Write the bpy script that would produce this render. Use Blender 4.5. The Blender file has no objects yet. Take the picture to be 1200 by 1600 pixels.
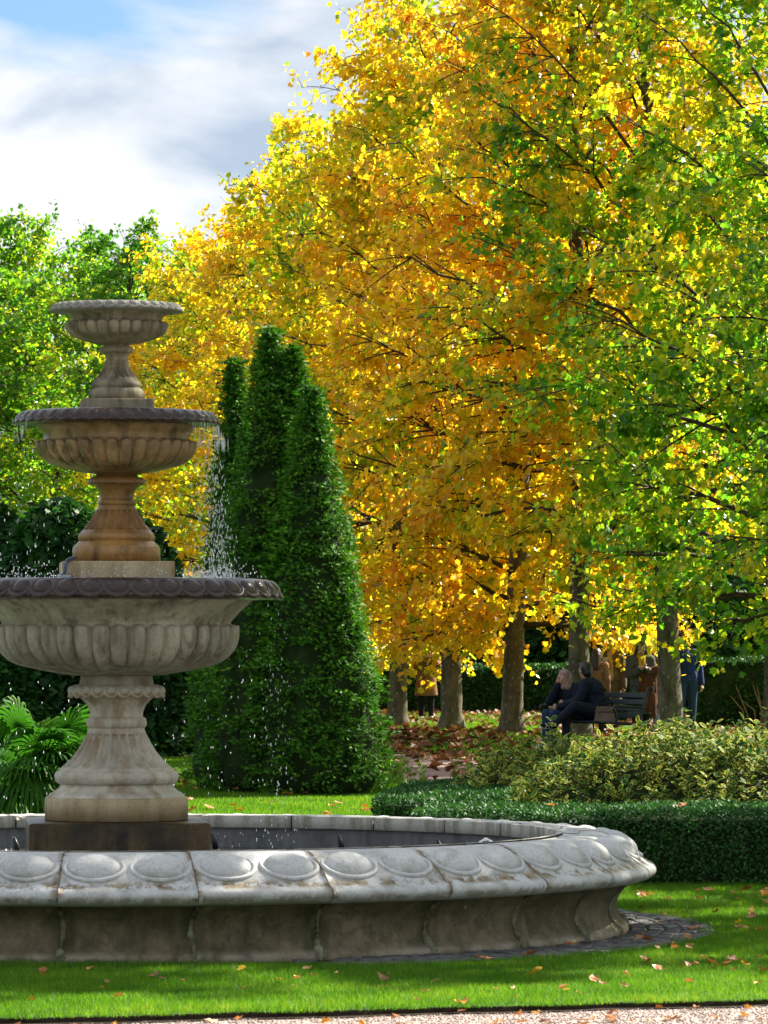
import bpy, bmesh, math, random
import numpy as np
from mathutils import Vector, Matrix

rng = np.random.default_rng(11)
random.seed(11)
RAD = math.radians
PI = math.pi
sc = bpy.context.scene
COL = sc.collection

# ------------------------------------------------------------------ camera
CAM_H = 1.62          # eye height in metres
FPX = 7300.0          # focal length in pixels of the 1200x1600 photograph
cam_d = bpy.data.cameras.new('camera')
cam_d.sensor_fit = 'VERTICAL'
cam_d.sensor_height = 24.0
cam_d.sensor_width = 18.0
cam_d.lens = FPX / 1600.0 * 24.0
cam_d.shift_y = 0.125
cam_d.clip_start = 0.5
cam_d.clip_end = 3000
cam_d.dof.use_dof = True
cam_d.dof.focus_distance = 42.0
cam_d.dof.aperture_fstop = 11.0
cam = bpy.data.objects.new('camera', cam_d)
COL.objects.link(cam)
cam.location = (0, 0, CAM_H)
cam.rotation_euler = (RAD(90), 0, 0)
sc.camera = cam

# ------------------------------------------------------------------ light
SUN_EL = RAD(39)
SUN_AZ = RAD(50)      # from the view direction (+Y) towards the right (+X)
world = bpy.data.worlds.new('World')
sc.world = world
world.use_nodes = True
sun_d = bpy.data.lights.new('sun', 'SUN')
sun_d.energy = 5.0
sun_d.angle = RAD(0.55)
sun_d.color = (1.0, 0.93, 0.80)
sun = bpy.data.objects.new('sun', sun_d)
COL.objects.link(sun)
sdir = Vector((math.cos(SUN_EL) * math.sin(SUN_AZ), math.cos(SUN_EL) * math.cos(SUN_AZ), math.sin(SUN_EL)))
sun.rotation_euler = sdir.to_track_quat('Z', 'Y').to_euler()
sun.location = (30, 30, 40)
sc.view_settings.view_transform = 'Standard'
sc.view_settings.look = 'None'
sc.view_settings.gamma = 1.0
sc.view_settings.use_curve_mapping = False
sc.view_settings.exposure = 1.92
sc.cycles.use_denoising = True
sc.cycles.max_bounces = 12
sc.cycles.diffuse_bounces = 8
sc.cycles.transparent_max_bounces = 8
sc.cycles.sample_clamp_indirect = 6.0


# ------------------------------------------------------------------ node helpers
def nd(nt, typ, ins=None, **props):
    n = nt.nodes.new(typ)
    for k, v in props.items():
        setattr(n, k, v)
    for k, v in (ins or {}).items():
        s = n.inputs[k]
        if isinstance(v, bpy.types.NodeSocket):
            nt.links.new(v, s)
        else:
            s.default_value = v
    return n


def mth(nt, op, a, b=0.0, c=0.0, clamp=False):
    n = nd(nt, 'ShaderNodeMath', {0: a, 1: b, 2: c}, operation=op, use_clamp=clamp)
    return n.outputs[0]


def ramp(nt, fac, stops, interp='LINEAR'):
    n = nd(nt, 'ShaderNodeValToRGB', {0: fac})
    cr = n.color_ramp
    cr.interpolation = interp
    while len(cr.elements) < len(stops):
        cr.elements.new(0.5)
    for e, (p, c) in zip(cr.elements, stops):
        e.position = p
        e.color = (*c, 1) if len(c) == 3 else c
    return n.outputs[0]


def mixc(nt, f, a, b, blend='MIX'):
    n = nd(nt, 'ShaderNodeMix', data_type='RGBA', blend_type=blend)
    for s, v in ((n.inputs[0], f), (n.inputs[6], a), (n.inputs[7], b)):
        if isinstance(v, bpy.types.NodeSocket):
            nt.links.new(v, s)
        elif isinstance(v, (int, float)):
            s.default_value = v
        else:
            s.default_value = (*v, 1) if len(v) == 3 else v
    return n.outputs[2]


def noise(nt, vec, scale, detail=4, rough=0.55, dist=0.0):
    n = nd(nt, 'ShaderNodeTexNoise', {'Scale': scale, 'Detail': detail, 'Roughness': rough, 'Distortion': dist})
    if vec is not None:
        nt.links.new(vec, n.inputs['Vector'])
    return n.outputs[0]


def scaled(nt, vec, s, loc=(0, 0, 0)):
    n = nd(nt, 'ShaderNodeMapping', {'Scale': s, 'Location': loc})
    nt.links.new(vec, n.inputs['Vector'])
    return n.outputs[0]


def ovec(nt):
    """object coordinates shifted by a different amount for every object, so that alike stones differ"""
    t = nd(nt, 'ShaderNodeTexCoord')
    oi = nd(nt, 'ShaderNodeObjectInfo')
    v = nd(nt, 'ShaderNodeVectorMath', {0: t.outputs['Object'], 1: oi.outputs['Random']}, operation='ADD')
    sc_ = nd(nt, 'ShaderNodeVectorMath', {0: oi.outputs['Random']}, operation='SCALE')
    sc_.inputs['Scale'].default_value = 53.0
    nt.links.new(sc_.outputs[0], v.inputs[1])
    return v.outputs[0]


def new_mat(name):
    m = bpy.data.materials.new(name)
    m.use_nodes = True
    nt = m.node_tree
    nt.nodes.clear()
    out = nd(nt, 'ShaderNodeOutputMaterial')
    return m, nt, out


def finish(nt, out, shader):
    nt.links.new(shader, out.inputs['Surface'])


# world: physical sky with a broken layer of bright cloud all round
wnt = world.node_tree
wnt.nodes.clear()
sky = nd(wnt, 'ShaderNodeTexSky', sky_type='NISHITA', sun_disc=False, sun_elevation=SUN_EL, sun_rotation=SUN_AZ,
         altitude=30.0, air_density=1.0, dust_density=1.0, ozone_density=1.6)
tc = nd(wnt, 'ShaderNodeTexCoord')
cv = scaled(wnt, tc.outputs['Generated'], (9.0, 9.0, 22.0), (16.02, 8.89, 18.71))
n1 = noise(wnt, cv, 1.0, 7, 0.5, 0.35)
cmask = ramp(wnt, n1, [(0.34, (0, 0, 0)), (0.47, (1, 1, 1))])
cv2 = scaled(wnt, tc.outputs['Generated'], (16.0, 16.0, 34.0), (3.1, 1.7, 0.4))
n2 = noise(wnt, cv2, 1.0, 6, 0.5, 0.3)
cshade = ramp(wnt, n2, [(0.36, (2.6, 3.2, 4.0)), (0.58, (5.5, 5.6, 5.75))])
skyc = mixc(wnt, 1.0, sky.outputs[0], (0.44, 0.58, 0.76), 'MULTIPLY')
scol = mixc(wnt, cmask, skyc, cshade)
bg = nd(wnt, 'ShaderNodeBackground', {'Color': scol, 'Strength': 0.053})
wout = nd(wnt, 'ShaderNodeOutputWorld')
wnt.links.new(bg.outputs[0], wout.inputs[0])


# ------------------------------------------------------------------ object helpers
def tag(o, label=None, cat=None, group=None, kind=None):
    if label:
        o['label'] = label
    if cat:
        o['category'] = cat
    if group:
        o['group'] = group
    if kind:
        o['kind'] = kind
    return o


def obj(name, me, mat=None, parent=None, mtx=None):
    o = bpy.data.objects.new(name, me)
    COL.objects.link(o)
    if mat is not None and me is not None and len(me.materials) == 0:
        me.materials.append(mat)
    if parent is not None:
        o.parent = parent
    if mtx is not None:
        o.matrix_local = mtx
    return o


def thing(name, label, cat, loc=(0, 0, 0), rz=0.0, group=None):
    o = bpy.data.objects.new(name, None)
    COL.objects.link(o)
    o.location = loc
    o.rotation_euler = (0, 0, rz)
    o.empty_display_size = 0.2
    return tag(o, label, cat, group)


def raw_mesh(name, V, F, smooth=True, attrs=None):
    """V (n,3) array; F (m,k) array or list of tuples."""
    me = bpy.data.meshes.new(name)
    V = np.asarray(V, dtype=np.float32)
    me.vertices.add(len(V))
    me.vertices.foreach_set('co', V.ravel())
    if isinstance(F, np.ndarray):
        tot = np.full(len(F), F.shape[1], dtype=np.int32)
        idx = F.ravel().astype(np.int32)
    else:
        tot = np.array([len(f) for f in F], dtype=np.int32)
        idx = np.fromiter((i for f in F for i in f), dtype=np.int32)
    st = np.concatenate(([0], np.cumsum(tot)[:-1])).astype(np.int32)
    me.loops.add(len(idx))
    me.loops.foreach_set('vertex_index', idx)
    me.polygons.add(len(tot))
    me.polygons.foreach_set('loop_start', st)
    me.update(calc_edges=True)
    if not smooth:
        me.shade_flat()
    for k, a in (attrs or {}).items():
        at = me.attributes.new(k, 'FLOAT', 'POINT')
        at.data.foreach_set('value', np.asarray(a, dtype=np.float32))
    return me


def nrmz(a):
    return a / np.maximum(np.linalg.norm(a, axis=-1, keepdims=True), 1e-9)


def scatter_mesh(name, tv, tf, pos, nrm, tip, size, rnd, tattr=None):
    """copies of a small template (x right, y to the tip, z the normal) at many places, one mesh"""
    tv = np.asarray(tv, float)
    tf = np.asarray(tf, int)
    N, k = len(pos), len(tv)
    z = nrmz(nrm)
    y = nrmz(tip - (tip * z).sum(1, keepdims=True) * z)
    x = np.cross(y, z)
    s = np.asarray(size).reshape(N, 1, 1)
    V = pos[:, None, :] + s * (tv[None, :, 0:1] * x[:, None, :] + tv[None, :, 1:2] * y[:, None, :] + tv[None, :, 2:3] * z[:, None, :])
    Fm = (tf[None, :, :] + (np.arange(N) * k)[:, None, None]).reshape(-1, tf.shape[1])
    attrs = {'rnd': np.repeat(rnd, k)}
    if tattr is not None:
        attrs['edge'] = np.tile(tattr, N)
    return raw_mesh(name, V.reshape(-1, 3), Fm, True, attrs)


def tube_data(pts, rad, n=6, cap=True):
    pts = np.asarray(pts, float)
    m = len(pts)
    rad = np.broadcast_to(np.asarray(rad, float), (m,))
    V = []
    t = np.gradient(pts, axis=0)
    t = nrmz(t)
    ref = np.array([0, 0, 1.0]) if abs(t[0][2]) < 0.9 else np.array([1.0, 0, 0])
    u = nrmz(np.cross(t[0], ref))
    a = np.arange(n) * 2 * PI / n
    for i in range(m):
        u = nrmz(u - np.dot(u, t[i]) * t[i])
        w = np.cross(t[i], u)
        V.append(pts[i] + rad[i] * (np.cos(a)[:, None] * u + np.sin(a)[:, None] * w))
    V = np.concatenate(V)
    F = []
    for i in range(m - 1):
        for j in range(n):
            F.append((i * n + j, i * n + (j + 1) % n, (i + 1) * n + (j + 1) % n, (i + 1) * n + j))
    if cap:
        F.append(tuple(range(n - 1, -1, -1)))
        F.append(tuple((m - 1) * n + j for j in range(n)))
    return V, F


class MB:
    """collects shapes for one mesh"""
    def __init__(self):
        self.V = []
        self.F = []
        self.n = 0

    def add(self, V, F):
        V = np.asarray(V, float)
        self.V.append(V)
        n = self.n
        self.F.extend(tuple(i + n for i in f) for f in F)
        self.n += len(V)
        return self

    def box(self, c, s, rz=0.0, bev=0.0):
        x, y, z = np.array(s) / 2.0
        if bev <= 0:
            V = np.array([(-x, -y, -z), (x, -y, -z), (x, y, -z), (-x, y, -z), (-x, -y, z), (x, -y, z), (x, y, z), (-x, y, z)])
            F = [(3, 2, 1, 0), (4, 5, 6, 7), (0, 1, 5, 4), (1, 2, 6, 5), (2, 3, 7, 6), (3, 0, 4, 7)]
        else:
            b = bev
            rings = [(-z, b), (-z + b, 0), (z - b, 0), (z, b)]
            V = []
            for zz, i in rings:
                for sx, sy in ((-1, -1), (1, -1), (1, 1), (-1, 1)):
                    ex, ey = x - i, y - i
                    if sx * sy > 0:
                        V += [(sx * ex, sy * (ey - b), zz), (sx * (ex - b), sy * ey, zz)]
                    else:
                        V += [(sx * (ex - b), sy * ey, zz), (sx * ex, sy * (ey - b), zz)]
            V = np.array(V)
            F = [tuple(range(7, -1, -1)), tuple(range(24, 32))]
            for r in range(3):
                for j in range(8):
                    F.append((r * 8 + j, r * 8 + (j + 1) % 8, (r + 1) * 8 + (j + 1) % 8, (r + 1) * 8 + j))
        ca, sa = math.cos(rz), math.sin(rz)
        V = np.stack([V[:, 0] * ca - V[:, 1] * sa, V[:, 0] * sa + V[:, 1] * ca, V[:, 2]], 1) + np.array(c)
        return self.add(V, F)

    def tube(self, pts, rad, n=6):
        return self.add(*tube_data(pts, rad, n))

    def ball(self, c, r, nu=10, nv=6):
        r = np.broadcast_to(np.asarray(r, float), (3,))
        V = [(0, 0, -1)]
        for i in range(1, nv):
            p = -PI / 2 + PI * i / nv
            for j in range(nu):
                a = 2 * PI * j / nu
                V.append((math.cos(p) * math.cos(a), math.cos(p) * math.sin(a), math.sin(p)))
        V.append((0, 0, 1))
        F = [(0, 1 + (j + 1) % nu, 1 + j) for j in range(nu)]
        for i in range(nv - 2):
            for j in range(nu):
                a, b = 1 + i * nu + j, 1 + i * nu + (j + 1) % nu
                F.append((a, b, b + nu, a + nu))
        top = len(V) - 1
        base = 1 + (nv - 2) * nu
        F += [(base + j, base + (j + 1) % nu, top) for j in range(nu)]
        return self.add(np.array(V) * r + np.array(c), F)

    def mesh(self, name, smooth=True):
        return raw_mesh(name, np.concatenate(self.V), self.F, smooth)

    def build(self, name, mat, parent=None, smooth=True, mtx=None):
        return obj(name, self.mesh(name, smooth), mat, parent, mtx)


def lathe(profile, n=96, fn=None, close=True):
    """profile list of (r,z) bottom to top; fn(theta array, i, r, z) -> r array"""
    th = np.arange(n) * 2 * PI / n
    V = []
    for i, (r, z) in enumerate(profile):
        rr = np.full(n, r) if fn is None else fn(th, i, r, z)
        V.append(np.stack([rr * np.cos(th), rr * np.sin(th), np.full(n, z)], 1))
    V = np.concatenate(V)
    m = len(profile)
    i, j = np.meshgrid(np.arange(m - 1), np.arange(n), indexing='ij')
    i, j = i.ravel(), j.ravel()
    j2 = (j + 1) % n
    F = np.stack([i * n + j, i * n + j2, (i + 1) * n + j2, (i + 1) * n + j], 1)
    F = [tuple(f) for f in F.tolist()]
    if close:
        F.append(tuple(range(n - 1, -1, -1)))
        F.append(tuple((m - 1) * n + k for k in range(n)))
    return V, F


def resample(profile, step):
    out = []
    for (r0, z0), (r1, z1) in zip(profile[:-1], profile[1:]):
        k = max(1, int(math.hypot(r1 - r0, z1 - z0) / step))
        for q in range(k):
            t = q / k
            out.append((r0 + (r1 - r0) * t, z0 + (z1 - z0) * t))
    out.append(profile[-1])
    return out


def smooth_curve(pts, k=8):
    """Catmull-Rom through (r,z) points"""
    p = [pts[0]] + list(pts) + [pts[-1]]
    out = []
    for a, b, c, d in zip(p[:-3], p[1:-2], p[2:-1], p[3:]):
        for q in range(k):
            t = q / k
            out.append(tuple(0.5 * (2 * b[i] + (c[i] - a[i]) * t + (2 * a[i] - 5 * b[i] + 4 * c[i] - d[i]) * t * t + (3 * b[i] - a[i] - 3 * c[i] + d[i]) * t ** 3) for i in range(len(b))))
    out.append(tuple(pts[-1]))
    return out


def vnoise(p, scale, seed=0):
    """cheap smooth value in -1..1 built from sines"""
    q = np.asarray(p, float) * scale
    r = np.random.default_rng(seed)
    s = 0
    for k in range(6):
        d = r.normal(size=3)
        d = d / np.linalg.norm(d) * (1.0 + 0.45 * k)
        s = s + np.sin(q @ d + r.uniform(0, 6.28)) / (1 + 0.3 * k)
    return s / 3.0


# ------------------------------------------------------------------ materials
def leaf_material(name, stops, nscale=0.35, namp=0.6, ramp_rnd=0.4, trans=0.45, rough=0.5, spec=0.35, tint=(1.25, 1.2, 0.9), bias=None, fine=0.25):
    m, nt, out = new_mat(name)
    geo = nd(nt, 'ShaderNodeNewGeometry')
    at = nd(nt, 'ShaderNodeAttribute', attribute_name='rnd')
    n = noise(nt, geo.outputs['Position'], nscale, 3, 0.6)
    n2 = noise(nt, geo.outputs['Position'], nscale * 5, 2, 0.5)
    f = mth(nt, 'MULTIPLY_ADD', mth(nt, 'SUBTRACT', n, 0.5), namp * 2, 0.5)
    f = mth(nt, 'MULTIPLY_ADD', mth(nt, 'SUBTRACT', n2, 0.5), fine * 2, f)
    f = mth(nt, 'MULTIPLY_ADD', mth(nt, 'SUBTRACT', at.outputs['Fac'], 0.5), ramp_rnd, f)
    if bias is None:
        oi = nd(nt, 'ShaderNodeObjectInfo')
        sp = nd(nt, 'ShaderNodeSeparateColor', {0: oi.outputs['Color']})
        f = mth(nt, 'ADD', f, mth(nt, 'SUBTRACT', sp.outputs[0], 0.5), clamp=True)
    else:
        f = mth(nt, 'ADD', f, bias, clamp=True)
    c = ramp(nt, f, stops)
    # lightness wobble from leaf to leaf
    v = mth(nt, 'MULTIPLY_ADD', mth(nt, 'FRACT', mth(nt, 'MULTIPLY', at.outputs['Fac'], 7.31)), 0.5, 0.75)
    hs = nd(nt, 'ShaderNodeHueSaturation', {'Color': c, 'Value': v})
    c = hs.outputs[0]
    pb = nd(nt, 'ShaderNodeBsdfPrincipled', {'Base Color': c, 'Roughness': rough, 'Specular IOR Level': spec})
    tr = nd(nt, 'ShaderNodeBsdfTranslucent', {'Color': mixc(nt, 1.0, c, tint, 'MULTIPLY')})
    mx = nd(nt, 'ShaderNodeMixShader', {0: trans, 1: pb.outputs[0], 2: tr.outputs[0]})
    finish(nt, out, mx.outputs[0])
    return m


M = {}
M['plane_leaf'] = leaf_material('plane_leaf', [
    (0.0, (0.055, 0.19, 0.012)), (0.18, (0.14, 0.34, 0.014)), (0.32, (0.34, 0.47, 0.016)), (0.44, (0.66, 0.55, 0.020)),
    (0.64, (0.84, 0.54, 0.020)), (0.82, (0.78, 0.36, 0.016)), (0.94, (0.58, 0.18, 0.016)), (1.0, (0.30, 0.085, 0.022))],
    0.32, 0.5, 0.36, 0.66, 0.33, 0.5, (1.2, 1.22, 0.8))
M['thuja'] = leaf_material('thuja', [(0.0, (0.016, 0.055, 0.007)), (0.5, (0.044, 0.145, 0.010)), (0.85, (0.092, 0.24, 0.013)), (1.0, (0.17, 0.16, 0.035))],
    1.2, 0.45, 0.6, 0.22, 0.7, 0.15, (1.2, 1.3, 0.6), 0.0)
M['box_leaf'] = leaf_material('box_leaf', [(0.0, (0.012, 0.045, 0.012)), (0.5, (0.026, 0.095, 0.022)), (0.85, (0.055, 0.16, 0.030)), (1.0, (0.14, 0.17, 0.03))],
    2.0, 0.4, 0.5, 0.2, 0.6, 0.2, (1.2, 1.3, 0.6), 0.0)
M['dark_leaf'] = leaf_material('dark_leaf', [(0.0, (0.006, 0.026, 0.006)), (0.5, (0.016, 0.068, 0.012)), (0.85, (0.035, 0.12, 0.016)), (1.0, (0.09, 0.16, 0.02))],
    0.6, 0.5, 0.6, 0.25, 0.55, 0.2, (1.2, 1.3, 0.6), 0.0)
M['palm_leaf'] = leaf_material('palm_leaf', [(0.0, (0.014, 0.06, 0.010)), (0.6, (0.036, 0.13, 0.013)), (0.9, (0.11, 0.20, 0.018)), (1.0, (0.26, 0.20, 0.05))],
    1.5, 0.4, 0.5, 0.5, 0.6, 0.1, (1.3, 1.35, 0.6), 0.0)
M['grass'] = leaf_material('grass', [(0.0, (0.030, 0.105, 0.008)), (0.45, (0.065, 0.19, 0.010)), (0.8, (0.13, 0.29, 0.014)), (1.0, (0.30, 0.29, 0.07))],
    1.6, 0.6, 0.65, 0.5, 0.5, 0.2, (1.4, 1.25, 0.5), 0.0)
M['fallen_leaf'] = leaf_material('fallen_leaf', [(0.0, (0.16, 0.055, 0.022)), (0.35, (0.32, 0.12, 0.03)), (0.55, (0.46, 0.21, 0.08)), (0.72, (0.55, 0.22, 0.02)), (0.88, (0.72, 0.40, 0.02)), (1.0, (0.75, 0.50, 0.03))],
    3.0, 0.15, 0.9, 0.15, 0.5, 0.3, (1.1, 1.0, 0.8), 0.0, 0.1)
M['litter'] = leaf_material('litter', [(0.0, (0.085, 0.032, 0.017)), (0.5, (0.165, 0.062, 0.024)), (0.8, (0.27, 0.105, 0.028)), (1.0, (0.38, 0.20, 0.035))],
    0.7, 0.3, 0.6, 0.15, 0.6, 0.2, (1.1, 1.0, 0.8), 0.0, 0.2)


def variegated():
    m, nt, out = new_mat('variegated_leaf')
    e = nd(nt, 'ShaderNodeAttribute', attribute_name='edge')
    r = nd(nt, 'ShaderNodeAttribute', attribute_name='rnd')
    geo = nd(nt, 'ShaderNodeNewGeometry')
    wob = noise(nt, geo.outputs['Position'], 60, 2)
    f = mth(nt, 'ADD', e.outputs['Fac'], mth(nt, 'MULTIPLY', mth(nt, 'SUBTRACT', wob, 0.5), 0.5))
    f = mth(nt, 'ADD', f, mth(nt, 'MULTIPLY', mth(nt, 'SUBTRACT', r.outputs['Fac'], 0.5), 0.5))
    k = ramp(nt, f, [(0.66, (0, 0, 0)), (0.80, (1, 1, 1))])
    g = ramp(nt, r.outputs['Fac'], [(0, (0.018, 0.075, 0.018)), (0.6, (0.04, 0.125, 0.02)), (1, (0.11, 0.19, 0.025))])
    y = ramp(nt, r.outputs['Fac'], [(0, (0.34, 0.37, 0.045)), (1, (0.50, 0.47, 0.07))])
    c = mixc(nt, k, g, y)
    pb = nd(nt, 'ShaderNodeBsdfPrincipled', {'Base Color': c, 'Roughness': 0.65, 'Specular IOR Level': 0.1})
    tr = nd(nt, 'ShaderNodeBsdfTranslucent', {'Color': c})
    mx = nd(nt, 'ShaderNodeMixShader', {0: 0.3, 1: pb.outputs[0], 2: tr.outputs[0]})
    finish(nt, out, mx.outputs[0])
    return m


M['variegated'] = variegated()


def plain(name, col, rough=0.6, spec=0.4, metal=0.0, var=0.25, vscale=8.0, bump=0.0, bscale=40.0, col2=None):
    m, nt, out = new_mat(name)
    o = ovec(nt)
    n = noise(nt, o, vscale, 4)
    c2 = col2 or tuple(x * (1 - var) for x in col)
    c = mixc(nt, ramp(nt, n, [(0.35, (0, 0, 0)), (0.65, (1, 1, 1))]), c2, col)
    pb = nd(nt, 'ShaderNodeBsdfPrincipled', {'Base Color': c, 'Roughness': rough, 'Specular IOR Level': spec, 'Metallic': metal})
    if bump > 0:
        b = nd(nt, 'ShaderNodeBump', {'Strength': bump, 'Distance': 0.01, 'Height': noise(nt, o, bscale, 4)})
        nt.links.new(b.outputs[0], pb.inputs['Normal'])
    finish(nt, out, pb.outputs[0])
    return m


def stone(name, c1, c2, stain, amt=0.5, rough=0.75, rough_wet=None, wetamt=0.0, scale=3.0, bump=0.35, streak=(11, 11, 1.1), spec=0.3):
    """weathered cast stone: cloudy base, vertical run-off stains, fine grain"""
    m, nt, out = new_mat(name)
    t = nd(nt, 'ShaderNodeTexCoord')
    o = t.outputs['Object']
    n = noise(nt, o, scale, 6, 0.6)
    c = mixc(nt, ramp(nt, n, [(0.36, (0, 0, 0)), (0.64, (1, 1, 1))]), c1, c2)
    bl = noise(nt, o, scale * 4.5, 5, 0.7, 0.4)
    c = mixc(nt, mth(nt, 'MULTIPLY', ramp(nt, bl, [(0.50, (0, 0, 0)), (0.66, (1, 1, 1))]), 0.4), c, tuple(x * 0.55 for x in c1))
    st = noise(nt, scaled(nt, o, streak), 1.0, 5, 0.65)
    st2 = noise(nt, o, scale * 1.7, 5, 0.65)
    k = mth(nt, 'MULTIPLY', ramp(nt, st, [(0.44, (0, 0, 0)), (0.60, (1, 1, 1))]), ramp(nt, st2, [(0.38, (0.1, 0.1, 0.1)), (0.58, (1, 1, 1))]))
    k = mth(nt, 'MULTIPLY', k, amt, clamp=True)
    c = mixc(nt, k, c, stain)
    gr = noise(nt, o, 90, 3, 0.7)
    c = mixc(nt, mth(nt, 'MULTIPLY', ramp(nt, gr, [(0.35, (1, 1, 1)), (0.55, (0, 0, 0))]), 0.35), c, tuple(x * 0.55 for x in c1))
    pb = nd(nt, 'ShaderNodeBsdfPrincipled', {'Base Color': c, 'Roughness': rough, 'Specular IOR Level': spec})
    if rough_wet is not None:
        wn = noise(nt, scaled(nt, o, (streak[0] * .5, streak[1] * .5, streak[2] * .6), (4, 2, 1)), 1.0, 4)
        w = mth(nt, 'MULTIPLY', ramp(nt, wn, [(0.40, (0, 0, 0)), (0.56, (1, 1, 1))]), wetamt)
        rr = mth(nt, 'MULTIPLY_ADD', w, rough_wet - rough, rough)
        nt.links.new(rr, pb.inputs['Roughness'])
    b = nd(nt, 'ShaderNodeBump', {'Strength': bump, 'Distance': 0.006, 'Height': mth(nt, 'ADD', noise(nt, o, 45, 5, 0.7), mth(nt, 'MULTIPLY', n, 0.6))})
    nt.links.new(b.outputs[0], pb.inputs['Normal'])
    finish(nt, out, pb.outputs[0])
    return m


M['stone_top'] = stone('stone_top_tier', (0.20, 0.17, 0.115), (0.39, 0.335, 0.225), (0.065, 0.058, 0.036), 0.9, 0.8)
M['stone_mid'] = stone('stone_middle_tier', (0.175, 0.11, 0.05), (0.40, 0.27, 0.13), (0.06, 0.042, 0.022), 0.9, 0.55, 0.2, 0.8)
M['stone_stem'] = stone('stone_wet_stem', (0.19, 0.10, 0.032), (0.36, 0.20, 0.065), (0.065, 0.036, 0.014), 0.85, 0.45, 0.13, 0.9)
M['stone_low'] = stone('stone_low_bowl', (0.29, 0.265, 0.19), (0.48, 0.44, 0.33), (0.085, 0.074, 0.045), 0.8, 0.75, 0.25, 0.35)
M['stone_foot'] = stone('stone_foot', (0.39, 0.36, 0.285), (0.60, 0.555, 0.455), (0.26, 0.18, 0.09), 0.85, 0.7, 0.3, 0.5, 2.6)
M['stone_drum'] = stone('stone_drum', (0.36, 0.27, 0.14), (0.50, 0.40, 0.25), (0.20, 0.13, 0.05), 0.8, 0.6, 0.22, 0.6, 2.4)
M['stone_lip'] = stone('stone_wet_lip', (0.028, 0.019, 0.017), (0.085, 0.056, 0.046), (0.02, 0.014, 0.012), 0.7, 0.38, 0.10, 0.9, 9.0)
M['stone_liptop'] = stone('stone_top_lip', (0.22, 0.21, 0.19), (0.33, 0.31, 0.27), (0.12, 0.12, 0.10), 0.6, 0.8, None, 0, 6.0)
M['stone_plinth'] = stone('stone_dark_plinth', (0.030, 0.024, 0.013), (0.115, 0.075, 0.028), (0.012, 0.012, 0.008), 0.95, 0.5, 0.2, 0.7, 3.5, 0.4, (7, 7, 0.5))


def coping_mat():
    m, nt, out = new_mat('stone_coping')
    o = ovec(nt)
    n = noise(nt, o, 4, 6, 0.6)
    c = mixc(nt, n, (0.40, 0.405, 0.40), (0.60, 0.60, 0.59))
    gr = noise(nt, o, 70, 4, 0.7)
    c = mixc(nt, mth(nt, 'MULTIPLY', ramp(nt, gr, [(0.36, (1, 1, 1)), (0.5, (0, 0, 0))]), 0.45), c, (0.27, 0.26, 0.22))
    # lichen and dirt that gather in the hollow around the eggs and along the drip edge
    d = nd(nt, 'ShaderNodeAttribute', attribute_name='dirt')
    dn = noise(nt, o, 11, 6, 0.7)
    k = mth(nt, 'MULTIPLY', mth(nt, 'MULTIPLY', d.outputs['Fac'], 1.15), ramp(nt, dn, [(0.46, (0, 0, 0)), (0.54, (1, 1, 1))]), clamp=True)
    c = mixc(nt, k, c, mixc(nt, ramp(nt, noise(nt, o, 28, 4, 0.7), [(0.4, (0, 0, 0)), (0.6, (1, 1, 1))]), (0.085, 0.058, 0.026), (0.27, 0.185, 0.09)))
    gn = noise(nt, o, 6, 5, 0.7)
    c = mixc(nt, mth(nt, 'MULTIPLY', ramp(nt, gn, [(0.48, (0, 0, 0)), (0.62, (1, 1, 1))]), 0.5), c, (0.22, 0.225, 0.18))
    pb = nd(nt, 'ShaderNodeBsdfPrincipled', {'Base Color': c, 'Roughness': 0.62, 'Specular IOR Level': 0.4})
    b = nd(nt, 'ShaderNodeBump', {'Strength': 0.4, 'Distance': 0.006, 'Height': mth(nt, 'ADD', gr, noise(nt, o, 18, 5, 0.7))})
    nt.links.new(b.outputs[0], pb.inputs['Normal'])
    finish(nt, out, pb.outputs[0])
    return m


M['coping'] = coping_mat()


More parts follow.
